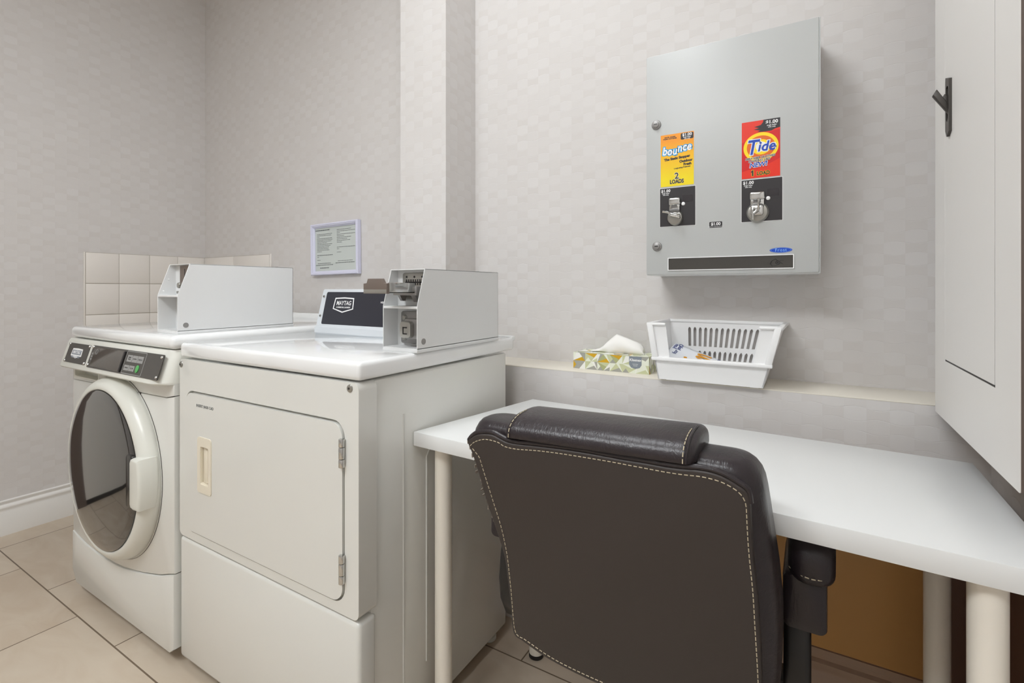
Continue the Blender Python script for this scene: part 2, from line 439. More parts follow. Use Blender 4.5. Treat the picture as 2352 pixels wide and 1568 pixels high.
# ------------------------------------------------------------------ dryer
DY = .712
dry = thing('clothes_dryer', 'white commercial clothes dryer with square hinged door, between washer and desk', 'dryer', (-1.16, 1.02, 0))
b = MB(); b.box(-1.514, -.803, .752, 1.302, .035, .872, .006)
for zz in (.30, .58):                        # stamped beads on the side sheet
    pass
b.tube([(-.8035, .93, .16), (-.8035, .93, .66), (-.8035, .96, .70), (-.8035, 1.12, .70)], .003, 8)
b.tube([(-.8035, .85, .10), (-.8035, .85, .78)], .0025, 8)
part('cabinet', b, ENAMEL, dry)
b = MB(); b.box(-1.521, -.795, DY, 1.337, .877, .917, .010, 3); b.box(-1.521, -.795, 1.325, 1.343, .905, .921, .004)
part('top_deck', b, ENAMEL_G, dry)
DO = rrect(-1.486, -.839, .402, .789, .035, 6)
b = MB()
b.ring(rrect(-1.519, -.797, .380, .873, .016, 6), DO, 'y', DY, DY + .05)
b.box(-1.51, -.806, DY + .012, DY + .05, .39, .868)
part('front_panel', b, ENAMEL, dry)
b = MB(); b.box(-1.519, -.797, DY, DY + .05, .037, .375, .010, 3)
part('kick_panel', b, ENAMEL, dry)
DI = rrect(-1.4005, -1.362, .545, .646, .004, 6)
b = MB(); b.ring(rrect(-1.4825, -.8435, .4055, .7835, .032, 6), DI, 'y', DY - .003, DY + .011)
door = part('door', b, ENAMEL, dry)
b = MB()
b.ring(rrect(-1.4155, -1.349, .522, .671, .008, 6), DI, 'y', DY - .0055, DY + .002)
b.ring(rrect(-1.4015, -1.361, .544, .647, .004, 6), rrect(-1.3995, -1.363, .546, .645, .004, 6), 'y', DY - .003, DY + .0105)
b.box(-1.4005, -1.362, DY + .0085, DY + .0115, .545, .646)
b.box(-1.3985, -1.379, DY + .002, DY + .009, .547, .644, .002)
part('door_handle', b, BEIGEP, door, label='cream recessed pull')
for z0, z1 in ((.694, .754), (.450, .510)):
    b = MB()
    L_ = z1 - z0
    b.cyl((-.8415, DY - .006, z0), (-.8415, DY - .006, z0 + .3 * L_ - .0008), .0065, 16, bev=.001)
    b.cyl((-.8415, DY - .006, z0 + .3 * L_), (-.8415, DY - .006, z0 + .72 * L_ - .0008), .0065, 16, bev=.001)
    b.cyl((-.8415, DY - .006, z0 + .72 * L_), (-.8415, DY - .006, z1), .0065, 16, bev=.001)
    b.box(-.8485, -.8385, DY - .003, DY + .004, z0 + .002, z1 - .002)
    part('hinge', b, CHROME, door, label='chrome door hinge')
b = MB(); TXT(b, 'INSERT $4.00 CAD', .0105, face_y(-1.382, DY - .0034, .753), bold=.0001)
part('price_lettering', b, INK, door)
for x, z in ((-1.5105, .857), (-.823, .861)):
    b = MB(); b.lathe([(0, -.003), (.004, -.0035), (.0075, -.0022), (.0085, 0), (.0085, .001)], (x, DY, z), 'y', 24)
    b.mi = 1; b.cyl((x, DY - .0038, z), (x, DY - .002, z), .0028, 6)
    part('screw', b, [STEEL, BLACK], dry)
for x in (-1.48, -.84):
    for y in (.80, 1.262):
        b = MB(); b.cyl((x, y, 0), (x, y, .012), .022, 20, bev=.002); b.cyl((x, y, .012), (x, y, .038), .008, 12)
        part('levelling_foot', b, PLASTW, dry)
# console with badge
cs = MB()
cs.prism([(1.094, .917), (1.090, .922), (1.0905, .940), (1.097, .944), (1.127, 1.062), (1.131, 1.067), (1.205, 1.067), (1.27, .917)], 'x', -1.437, -.905, .003)
con = part('console', cs, ALUM, dry)
A0 = Vector((0, 1.0995, .950)); A1 = Vector((0, 1.1252, 1.0575))
ud = (A1 - A0).normalized(); nd = Vector((0, -ud.z, ud.y))
def conM(x, s, lift=.001, rot=0.0):          # lettering frame on the sloping console face
    p = A0 + ud * s + nd * lift
    M = Matrix(((1, 0, 0, x), (0, ud.y, nd.y, p.y), (0, ud.z, nd.z, p.z), (0, 0, 0, 1)))
    return M
LH = (A1 - A0).length
b = MB(); b.T = conM(0, 0, -.001); b.prism(rrect(-1.412, -.925, 0, LH, .006, 4), 'z', 0, .002)
fas = part('fascia', b, FASCIA, con, label='dark navy fascia strip')
def shield(cx, cz, w, h):
    return [(cx - w * .46, cz + h * .46), (cx, cz + h * .5), (cx + w * .46, cz + h * .46), (cx + w * .5, cz - h * .26), (cx, cz - h * .5), (cx - w * .5, cz - h * .26)]
b = MB(); b.T = conM(0, 0, .0015); sx_, sz_ = -1.318, LH * .60
b.ring(shield(sx_, sz_, .098, .052), shield(sx_, sz_, .090, .044), 'z', 0, .0006)
b.T = None
TXT(b, 'MAYTAG', .0205, conM(sx_, sz_ + .006, .0016), bold=.0003, narrow=.86)
TXT(b, 'COMMERCIAL LAUNDRY', .0066, conM(sx_, sz_ - .008, .0016), bold=.0002, narrow=.92)
part('badge', b, WHITEP, fas)
b = MB(); TXT(b, 'HEAVY DUTY', .0085, conM(-1.125, LH * .70, .0016), bold=.0001)
TXT(b, 'DRYER', .0075, conM(-1.125, LH * .60, .0016))
part('model_lettering', b, WHITEP, fas)
for s in (.028, .095):
    b = MB(); b.T = conM(0, 0, 0); b.cyl((-1.424, s, 0), (-1.424, s, .003), .0042, 14, bev=.001); b.mi = 1; b.cyl((-1.424, s, .0028), (-1.424, s, .0033), .0018, 6)
    part('screw', b, [STEEL, BLACK], con)

# ------------------------------------------------------------------ coin boxes
def coin_box(label, x0, x1, y0, zb, zt, zs, ds, L_, slide):
    t = thing('coin_box', label, 'coin box', ((x0 + x1) / 2, y0 + L_ / 2, zb))
    y1 = y0 + L_; z0 = zb + .008; th = .0022
    P = [(y0, z0), (y0, zs), (y0 + ds, zt), (y1, zt), (y1, z0)]
    sh = MB()
    for a in (x0, x1 - th): sh.prism(P, 'x', a, a + th, .0007, 1)
    sh.box(x0, x1, y0 + ds, y1, zt - th, zt, .0007, 1)
    sh.box(x0, x1, y1 - th, y1, z0, zt, .0007, 1)
    sh.box(x0, x1, y0, y1, z0, z0 + th)
    sh.box(x0 + th, x1 - th, y0 + .0005, y0 + .055, zs - .006, zs, .001)
    sh.box(x0 + th, x1 - th, y0 + .05, y0 + .053, z0, zt)
    part('housing', sh, STEELP, t)
    part('base_plate', MB().box(x0 + .001, x1 + .001, y0 - .001, y1 + .002, zb, zb + .008, .001), STEELP, t)
    b = MB(); b.cyl((x1 - .001, y0 + .022, z0 + .018), (x1 + .001, y0 + .022, z0 + .018), .0075, 20)
    part('side_plug', b, GREYM, t, label='grey round plug')
    b = MB(); b.cyl((x0 + .5 * L_ * .3, y1 - .02, zt), (x0 + .5 * L_ * .3, y1 - .02, zt + .004), .005, 12); part('top_bolt', b, STEEL, t)
    xm = (x0 + x1) / 2; w_ = x1 - x0
    if slide:
        # lower bay: lock plate, bolts, square lock nose
        b = MB(); b.prism(rrect(x0 + .022, x1 - .004, z0 + .008, zs - .014, .006, 4), 'y', y0 + .040, y0 + .050, .002)
        lk = part('lock_plate', b, GREYM, t, label='grey vault lock plate')
        for zz in (z0 + .022, zs - .030):
            b = MB(); b.lathe([(0, -.006), (.005, -.005), (.008, -.001), (.008, .002)], (x0 + .035, y0 + .040, zz), 'y', 20); part('bolt', b, STEEL, lk)
        zc = (z0 + zs) / 2 - .006; xc = x1 - .042
        b = MB(); b.prism(rrect(xc - .020, xc + .038, zc - .024, zc + .026, .008, 4), 'y', y0 + .020, y0 + .042, .003)
        part('lock_body', b, GREYM, lk)
        b = MB(); b.prism(rrect(xc - .021, xc + .014, zc - .020, zc + .020, .009, 5), 'y', y0 + .006, y0 + .021, .003)
        b.mi = 1; b.box(xc - .010, xc + .004, y0 + .0055, y0 + .0065, zc + .004, zc + .007); b.box(xc - .010, xc - .007, y0 + .0055, y0 + .0065, zc - .009, zc + .007); b.box(xc - .010, xc + .004, y0 + .0057, y0 + .0065, zc - .011, zc - .008)
        part('lock', b, [STEEL, BLACK], lk)
        # upper bay: coin chute plate with comb and the pushed-out slide
        b = MB(); b.prism(rrect(x0 + .022, x1 - .004, zs + .012, zt - .008, .006, 4), 'y', y0 + .046, y0 + .051, .0015)
        b.mi = 1
        for k in range(3): b.cyl((x0 + .036 + .0255 * k, y0 + .0455, zt - .0185), (x0 + .036 + .0255 * k, y0 + .047, zt - .0185), .0028, 12)
        for k in range(8): b.box(x0 + .034 + .0074 * k, x0 + .0372 + .0074 * k, y0 + .0452, y0 + .047, zt - .039, zt - .0245); b.box(x0 + .032, x1 - .012, y0 + .0453, y0 + .047, zt - .033, zt - .0305)
        part('chute_plate', b, [STEEL, BLACK], t, label='steel coin chute plate')
        sx0, sx1 = x0 + .024, x1 - .016
        zc = zs + .032
        b = MB(); b.box(sx0, sx1 + .004, y0 + .01, y0 + .048, zc - .006, zc + .016, .002)
        b.prism([(y0 + .02, zc - .006), (y0 + .045, zc - .006), (y0 + .04, zc - .022), (y0 + .03, zc - .022)], 'x', sx1 - .022, sx1 - .008)
        b.prism([(y0 + .02, zc - .006), (y0 + .045, zc - .006), (y0 + .04, zc - .020), (y0 + .03, zc - .020)], 'x', sx0 + .006, sx0 + .014)
        cs_ = part('coin_slide', b, GREYM, t, label='metal coin slide pushed out')
        b = MB(); b.box(sx0 + .001, sx1 - .001, y0 - .075, y0 + .012, zc, zc + .003, .0008)
        b.box(sx0 + .001, sx0 + .004, y0 - .075, y0 + .012, zc, zc + .022, .0008); b.box(sx1 - .004, sx1 - .001, y0 - .075, y0 + .012, zc, zc + .024, .0008)
        part('slide_tray', b, CHROME, cs_, label='chrome slide tray')
        xa, xb = sx0 - .001, sx1 + .001
        b = MB(); b.prism([(xa, zc - .001), (xb, zc - .001), (xb, zc + .022), (xb - .010, zc + .023), (xb - .016, zc + .033), (xa + .014, zc + .033), (xa + .010, zc + .023), (xa, zc + .022)], 'y', y0 - .083, y0 - .074, .001)
        b.mi = 1
        b.box(xa + .001, xb - .001, y0 - .0835, y0 - .082, zc, zc + .0085, .0003)
        part('slide_grip', b, [DARKST, STEEL], cs_, label='bronze slide grip')
    else:
        b = MB(); b.box(x0 + .035, x1 - .004, y0 + .046, y0 + .051, zs + .002, zt - .004)
        b.mi = 1; b.box(xm + .002, xm + .005, y0 + .0455, y0 + .047, zt - .048, zt - .014); b.box(xm + .006, xm + .012, y0 + .0455, y0 + .047, zs + .020, zs + .046)
        b.mi = 2; b.cyl((xm - .004, y0 + .030, zt - .064), (xm - .004, y0 + .046, zt - .064), .0085, 20, bev=.002); b.box(xm - .012, xm + .012, y0 + .030, y0 + .046, zs + .004, zs + .012, .001)
        part('chute_plate', b, [DARKST, BLACK, STEEL], t, label='bronze coin chute plate')
        zc = (z0 + zs) / 2
        b = MB(); b.prism(ell(x1 - .0155, zc, .0118, .0135, 28), 'y', y0 + .030, y0 + .050, .002); b.mi = 1; b.box(x1 - .019, x1 - .011, y0 + .0292, y0 + .031, zc - .006, zc + .005)
        part('lock', b, [STEEL, BLACK], t, label='round steel lock')
        for zz, yy in ((zs + .012, y0 + .016), (zs + .048, y0 + .030)):
            b = MB(); b.cyl((x0 + th, yy, zz), (x0 + th + .0015, yy, zz), .0022, 10); part('rivet', b, WHITEP, t)
    return t
coin_box('white steel coin box on top of the washer, coin slide missing', -1.690, -1.570, .730, .936, 1.143, 1.050, .033, .374, False)
coin_box('white steel coin box on the dryer top, coin slide sticking out', -.902, -.790, .882, .917, 1.117, 1.027, .027, .352, True)

# ------------------------------------------------------------------ washer
was = thing('washing_machine', 'white front-loading commercial washer with dark round glass door, left of the dryer', 'washer', (-1.89, 1.08, 0))
WY = .705
part('cabinet', MB().box(-2.246, -1.537, .738, 1.44, .03, .893, .010), ENAMEL, was)
b = MB(); b.box(-2.253, -1.534, .698, 1.46, .896, .936, .016, 4); b.box(-2.253, -1.534, 1.445, 1.47, .925, .958, .006)
part('lid', b, ENAMEL_G, was)
arc = [(-2.248, .211), (-2.20, .2005), (-2.128, .190), (-2.05, .1845), (-1.973, .183), (-1.90, .1865), (-1.847, .191), (-1.78, .2015), (-1.717, .213), (-1.66, .226), (-1.61, .238), (-1.570, .252), (-1.536, .262)]
b = MB(); b.prism([(-2.248, .7465), (-1.76, .7525), (-1.58, .7555), (-1.536, .764)][::-1] + [(x, z + .0012) for x, z in arc], 'y', WY, .742, .004)
part('front_panel', b, ENAMEL, was)
b = MB(); b.prism([(x, z - .0012) for x, z in arc] + [(-1.536, .05), (-1.56, .033), (-2.215, .033), (-2.248, .075)], 'y', WY - .002, .742, .004)
part('kick_panel', b, ENAMEL, was)
# band with the finger-pull recess under the control panel
b = MB(); b.prism([(-2.248, .748), (-1.76, .754), (-1.58, .757), (-1.536, .766), (-1.536, .80), (-2.032, .80), (-2.032, .758), (-2.233, .758), (-2.233, .80), (-2.248, .80)], 'y', WY, .742, .002)
b.box(-2.24, -2.025, .735, .742, .755, .80)
band = part('dispenser_band', b, ENAMEL, was)
b = MB(); b.ring(rrect(-2.234, -2.031, .7575, .800, .010, 5), rrect(-2.228, -2.037, .7625, .797, .009, 5), 'y', WY - .001, .738)
b.box(-2.15, -2.04, .715, .735, .781, .797, .004)
part('finger_pull', b, PLASTW, band)
# tilted control panel
CP0 = Vector((0, .6905, .887)); CP1 = Vector((0, .6665, .806))
b = MB()
cprof = [(.742, .8945), (.6965, .8945), (CP0.y, CP0.z), (CP1.y, CP1.z), (.6655, .802), (.670, .797), (.69, .795), (.742, .795)]
b.loft([[(x, y + dy, z) for y, z in cprof] for x, dy in ((-2.252, .010), (-2.246, .003), (-2.235, 0.0), (-1.60, 0.0), (-1.572, .003), (-1.548, .016), (-1.5365, .036))])
cp = part('control_panel', b, PLASTW, was, ang=50)
cu_ = (CP0 - CP1).normalized(); cn = Vector((0, -cu_.z, cu_.y)); CL = (CP0 - CP1).length
def cpM(x, s, lift=.0008):
    p = CP1 + cu_ * s + cn * lift
    return Matrix(((1, 0, 0, x), (0, cu_.y, cn.y, p.y), (0, cu_.z, cn.z, p.z), (0, 0, 0, 1)))
b = MB(); b.T = cpM(0, 0, -.001); b.prism(rrect(-2.212, -2.042, .012, .078, .003, 3), 'z', 0, .0025)
pl = part('name_plate', b, PANELG, cp, label='charcoal maker plate')
b = MB(); b.T = cpM(0, 0, .0016); b.prism(shield(-2.13, .045, .086, .034), 'z', 0, .0005)
part('badge', b, WHITEP, pl)
b = MB(); b.T = cpM(0, 0, .0018); b.box(-2.166, -2.094, .040, .056, .0002, .0007); b.box(-2.164, -2.096, .030, .036, .0002, .0007)
part('badge_field', b, SLATE, pl)
b = MB(); TXT(b, 'MAYTAG', .0150, cpM(-2.13, .048, .0027), bold=.0003, narrow=.92); TXT(b, 'COMMERCIAL', .006, cpM(-2.13, .033, .0027), bold=.0002)
part('badge_lettering', b, WHITEP, pl)
b = MB(); b.T = cpM(0, 0, -.001); b.prism(rrect(-2.022, -1.550, .008, .080, .004, 3), 'z', 0, .0025)
pan = part('control_plate', b, PANELG, cp, label='charcoal control plate')
b = MB(); b.T = cpM(0, 0, .0010); b.prism(rrect(-1.998, -1.788, .012, .075, .003, 3), 'z', 0, .0025, .001)
part('display_window', b, WINDOWG, pan)
b = MB(); b.T = cpM(0, 0, .0010); b.box(-1.787, -1.778, .012, .074, .0, .005, .001)
part('window_ridge', b, BLACK, pan)
b = MB(); b.T = cpM(0, 0, .001); b.ring(rrect(-1.772, -1.648, .010, .078, .003, 3), rrect(-1.770, -1.650, .012, .076, .003, 3), 'z', 0, .0010)
part('keypad_border', b, GREYP, pan)
for x0_, z0_, z1_ in ((-1.761, .046, .066), (-1.727, .046, .066), (-1.693, .046, .066), (-1.764, .020, .036), (-1.730, .020, .036)):
    b = MB(); b.T = cpM(0, 0, .001); b.box(x0_, x0_ + .0322, z0_, z1_, .0003, .0012); part('button_label', b, GREYP, pan)
for x0_, s_, q_ in (('WARM\nWASH', -1.745, .056), ('NORMAL', -1.711, .056), ('DELICATE', -1.677, .056), ('WHITES', -1.748, .028), ('COLORS', -1.714, .028)):
    b = MB(); TXT(b, x0_, .0055, cpM(s_, q_, .0025)); part('button_lettering', b, BLACKP, pan)
b = MB(); b.T = cpM(0, 0, .0005); b.prism(ell(-1.680, .029, .0088, .0112, 24), 'z', 0, .003, .0008)
part('start_button', b, GREENB, pan, label='green start button')
b = MB(); b.T = cpM(0, 0, .0016)
b.ring(ell(-1.975, .060, .0075, .0085, 20), ell(-1.975, .060, .006, .007, 20), 'z', .002, .0025)
part('drum_symbol', b, GREYP, pan)
b = MB(); b.T = cpM(0, 0, .0016)
for k in range(3): b.box(-2.012, -2.003, .032 + .009 * k, .038 + .009 * k, 0, .0005)
part('level_marks', b, GREYP, pan)
for x, s in ((-2.209, .074), (-2.047, .073), (-2.209, .016), (-2.047, .017)):
    b = MB(); b.T = cpM(0, 0, 0); b.lathe([(0, .0045), (.003, .0042), (.0048, .002), (.0048, 0)], (x, s, 0), 'z', 16); part('screw', b, CHROME, pl)
for x, s in ((-2.016, .074), (-1.560, .072), (-2.016, .016), (-1.558, .016)):
    b = MB(); b.T = cpM(0, 0, 0); b.lathe([(0, .0045), (.003, .0042), (.0048, .002), (.0048, 0)], (x, s, 0), 'z', 16); part('screw', b, CHROME, pan)
# round door
DC = (-1.889, 0.0, .506)
b = MB()
rp = [(.276, .712), (.283, .700), (.2835, .692), (.280, .680), (.274, .670), (.266, .6635), (.258, .660), (.251, .659), (.2475, .6605), (.2465, .664), (.246, .674)]
b.lathe(rp, DC, 'y', 96)
dr_ = part('door', b, PLASTW, was, ang=60)
b = MB(); b.lathe([(.288, .7035), (.290, .708), (.27, .708)], DC, 'y', 96); part('door_ring_shade', b, GAPSHADE, dr_, label='dark ring painted as shade behind the door ring')  # shadow gap round the door, painted as a dark ring
b = MB(); b.lathe([(0, .641), (.06, .6418), (.12, .6442), (.18, .6482), (.22, .6525), (.240, .656), (.2455, .6585), (.2462, .668)], DC, 'y', 96)
part('door_glass', b, DKGLASS, dr_, label='dark glass porthole')
# handle cover: a sector of the ring with a straight inner side
aa = math.radians(14.6)
HZ = DC[2] + .008
outer = [(DC[0] + .2855 * math.cos(a), HZ + .2855 * math.sin(a)) for a in [-aa + 2 * aa * k / 14 for k in range(15)]]
x_in = DC[0] + .226
hp = outer + [(x_in + .022, HZ + .074), (x_in + .006, HZ + .071), (x_in, HZ + .060), (x_in, HZ - .060), (x_in + .006, HZ - .071), (x_in + .022, HZ - .074)]
b = MB(); b.prism(hp, 'y', .6450, .70, .009, 4)
hd = part('door_handle', b, PLASTW, dr_, label='white door grip')
b = MB(); b.prism(rrect(x_in - .026, x_in + .012, HZ - .074, HZ + .078, .010, 4), 'y', .6480, .675, .003)
part('grip_recess', b, mat('smoke_recess', (40, 38, 37), 0.2), dr_, label='dark finger recess beside the grip')
for x in (-2.21, -1.57):
    for y in (.78, 1.40):
        b = MB(); b.cyl((x, y, 0), (x, y, .012), .022, 20); b.cyl((x, y, .012), (x, y, .034), .008, 12); part('levelling_foot', b, BLACK, was)

# ------------------------------------------------------------------ framed notice
fr = thing('picture_frame', 'small lavender-white framed notice hanging on the wall above the washer', 'picture frame', (-1.867, YB, 1.253))
RT = Matrix.Translation((-1.867, 1.54, 1.253)) @ Matrix.Rotation(-.016, 4, 'Y')
fw_, fh_ = .160, .120
b = MB(); b.T = RT
steps = [(0, .0, -.002), (0, 0, -.020), (.003, .003, -.024), (.007, .007, -.024), (.0085, .0085, -.0215), (.012, .012, -.0215), (.0135, .0135, -.018), (.019, .019, -.012), (.019, .019, -.006)]
rg = []
for ox, oz, yy in steps:
    rg.append([(sx * (fw_ - ox), yy, sz * (fh_ - oz)) for sx, sz in ((-1, -1), (1, -1), (1, 1), (-1, 1))])
b.loft(rg, cap=False)
part('frame', b, FRAMEW, fr, ang=10)
b = MB(); b.T = RT; b.box(-.1435, .1435, -.0085, -.0015, -.1035, .1035); pp = part('paper', b, PAPER, fr, label='printed notice page')
b = MB(); b.T = RT
random.seed(3)
def wline(x, z, L_, h=.0019):
    e = x + L_
    while x < e:
        w2 = min(random.uniform(.006, .016), e - x)
        b.box(x, x + w2, -.0091, -.0084, z, z + h); x += w2 + .0022
wline(-.138, .088, .10, .004)
z = .071
for L_ in (.105, .10, .016, .105, .108, .10, .07, .105, .095, .085, .08, .085, .032): wline(-.128, z, L_); z -= .0068
wline(-.128, -.028, .108, .0026); wline(-.128, -.036, .014); wline(-.128, -.050, .022)
wline(-.124, -.066, .09, .0024); wline(-.138, -.074, .12, .0026); wline(-.108, -.088, .062, .0036)
part('printed_column', b, INK, pp)
b = MB(); b.T = RT
z = .085
for L_ in (.095, .12, .022, .12, .05, .095, .07, .09, .035): wline(.010, z, L_); z -= .0072
wline(.010, .005, .12); wline(.010, -.003, .014); wline(.010, -.018, .028); wline(.015, -.058, .098); wline(.0, -.067, .125, .0026)
part('printed_column', b, INK, pp)

# ------------------------------------------------------------------ soap vending cabinet
VY = 1.385
ven = thing('vending_cabinet', 'white wall-mounted laundry supply vending cabinet with two coin mechanisms', 'dispenser', (-.184, YB, 1.106))
b = MB(); b.box(-.391, .0225, VY + .003, YB, 1.106, 1.7155, .002)
part('cabinet', b, STEELP, ven)
b = MB(); b.box(-.392, .0205, VY, VY + .018, 1.108, 1.717, .0025); b.box(.0205, .0235, VY + .0015, VY + .02, 1.106, 1.7165, .001)
vd = part('door', b, mat('vend_white', (186, 188, 187), .4), ven)
for x, z in ((-.364, 1.5235), (-.362, 1.186)):
    b = MB(); b.lathe([(.013, 0), (.013, -.002), (.0115, -.004), (.009, -.0045), (.0085, -.008), (.006, -.009), (0, -.009)], (x, VY, z), 'y', 28)
    b.mi = 1; b.box(x - .0045, x + .0045, VY - .0094, VY - .0085, z - .0012, z + .0012)
    part('cam_lock', b, [GREYM, BLACK], vd, label='grey key lock')
def layer(mb, poly, k, mi): mb.mi = mi; mb.prism(poly, 'y', VY - .0004 - .00012 * k, VY - .0002)
def T(mb, s, size, x, z, k, mi, **kw):
    mb.mi = mi; TXT(mb, s, size, face_y(x, VY - .0004 - .00012 * k, z, kw.pop('rot', 0.0)), **kw)
# dryer sheet card
b = MB()
layer(b, [(-.352, 1.349), (-.2645, 1.349), (-.2645, 1.4915), (-.352, 1.4915)], 0, 0)
layer(b, rrect(-.2985, -.2655, 1.4725, 1.4895, .003, 3), 1, 1)
T(b, '$1.00', .0105, -.282, 1.4845, 2, 2, bold=.0003, spacing=1.05); T(b, 'single dollar\ncoin only', .0042, -.282, 1.4760, 2, 2, bold=.0001, line=1.0)
T(b, 'DRYER ADDED\nFABRIC SOFTENER', .0044, -.327, 1.4815, 1, 1, bold=.0002, line=1.0)
part('softener_card', b, [YCARD, BLACKP, WHITEP], vd, label='yellow and orange fabric softener card')
card1 = bpy.data.objects['softener_card']
b = MB()
for k, (ch, dx, dz) in enumerate(zip('bounce', (-.0325, -.0195, -.006, .0075, .0195, .0315), (-.0030, -.0045, -.0045, .0015, .0030, .0030))):
    T(b, ch, .030, -.3085 + dx, 1.4485 + dz, 1, 0, bold=.0029, shear=.15, narrow=.92)
    T(b, ch, .030, -.3085 + dx, 1.4485 + dz, 2, 1, bold=.0007, shear=.15, narrow=.86)
part('logo', b, [SKY, WHITEP], card1)
b = MB()
T(b, 'The Static Stopper', .0090, -.3085, 1.4245, 1, 0, bold=.0006, rot=.07)
T(b, 'Outdoor', .0092, -.285, 1.4145, 1, 0, bold=.0006, rot=.05); T(b, 'Fresh', .0092, -.281, 1.4055, 1, 0, bold=.0006, rot=.05)
T(b, 'LongLasting Freshness', .0048, -.295, 1.3975, 1, 0, bold=.0002, rot=.06)
T(b, '2', .023, -.309, 1.3755, 1, 1, bold=.0012); T(b, '2', .023, -.309, 1.3755, 2, 0, bold=.0005)
T(b, 'LOADS', .0145, -.309, 1.3605, 1, 1, bold=.0009, narrow=.8); T(b, 'LOADS', .0145, -.309, 1.3605, 2, 0, bold=.0007, narrow=.8)
part('lettering', b, [BLACKP, WHITEP], card1)
# detergent card
b = MB()
layer(b, [(-.1475, 1.348), (-.0612, 1.348), (-.0612, 1.4915), (-.1475, 1.4915)], 0, 0)
layer(b, [(-.1475, 1.366), (-.125, 1.372), (-.095, 1.376), (-.0612, 1.392), (-.0612, 1.463), (-.075, 1.4615), (-.1475, 1.44)], 1, 3)
layer(b, [(-.098, 1.4915), (-.0612, 1.4915), (-.0612, 1.468), (-.072, 1.466), (-.080, 1.462), (-.094, 1.4618), (-.112, 1.463), (-.105, 1.466), (-.120, 1.470), (-.108, 1.4725), (-.119, 1.4765), (-.104, 1.4795), (-.099, 1.486)], 2, 1)
T(b, '$1.00', .0115, -.0795, 1.4835, 3, 2, bold=.0004, spacing=1.05); T(b, 'single dollar\ncoin only', .0045, -.0795, 1.4738, 3, 2, bold=.0001, line=1.0)
card2 = part('detergent_card', b, [RED, BLACKP, WHITEP, RED2], vd, label='red detergent card with a round yellow logo')
b = MB()
cx_, cz_ = -.1040, 1.4245
layer(b, ell(cx_, cz_, .0395, .0365, 48), 3, 0); layer(b, ell(cx_, cz_, .0318, .0285, 48), 4, 1); layer(b, ell(cx_ + .001, cz_, .0215, .019, 40), 5, 0); layer(b, ell(cx_ + .001, cz_ + .001, .0125, .012, 40), 6, 2)
for mi, k, bo in ((2, 7, .0028), (3, 8, .0009)):
    T(b, 'T', .052, cx_ - .021, cz_ - .001, k, mi, bold=bo, shear=.22, narrow=.84)
    T(b, 'ide', .034, cx_ + .012, cz_ + .000, k, mi, bold=bo, shear=.22, narrow=.92, spacing=1.05)
part('logo', b, [YEL, ORNG, WHITEP, BLUE], card2)
b = MB()
for s_, sz, x, z, c, ro in (('HELP KEEP CLOTHES', .0072, cx_ - .002, 1.3985, 1, .06), ('LOOKING LIKE', .0072, cx_ - .004, 1.3915, 1, .06), ('NEW!', .0155, cx_ - .006, 1.3805, 2, .05)):
    T(b, s_, sz, x, z, 8, 0, bold=sz * .085, shear=.2, rot=ro); T(b, s_, sz, x, z, 9, c, bold=sz * .025, shear=.2, rot=ro)
T(b, '1', .0190, -.1225, 1.3600, 2, 3, bold=.0016); T(b, '1', .0190, -.1225, 1.3600, 3, 1, bold=.0009)
layer(b, [(-.1232, 1.3675), (-.1232, 1.3640), (-.1262, 1.3618), (-.1262, 1.3645)], 4, 1)
T(b, 'LOAD', .0125, -.0985, 1.3585, 2, 3, bold=.0011, narrow=.86); T(b, 'LOAD', .0125, -.0985, 1.3585, 3, 1, bold=.0005, narrow=.86)
part('lettering', b, [WHITEP, BLACKP, BLUE, YEL], card2)
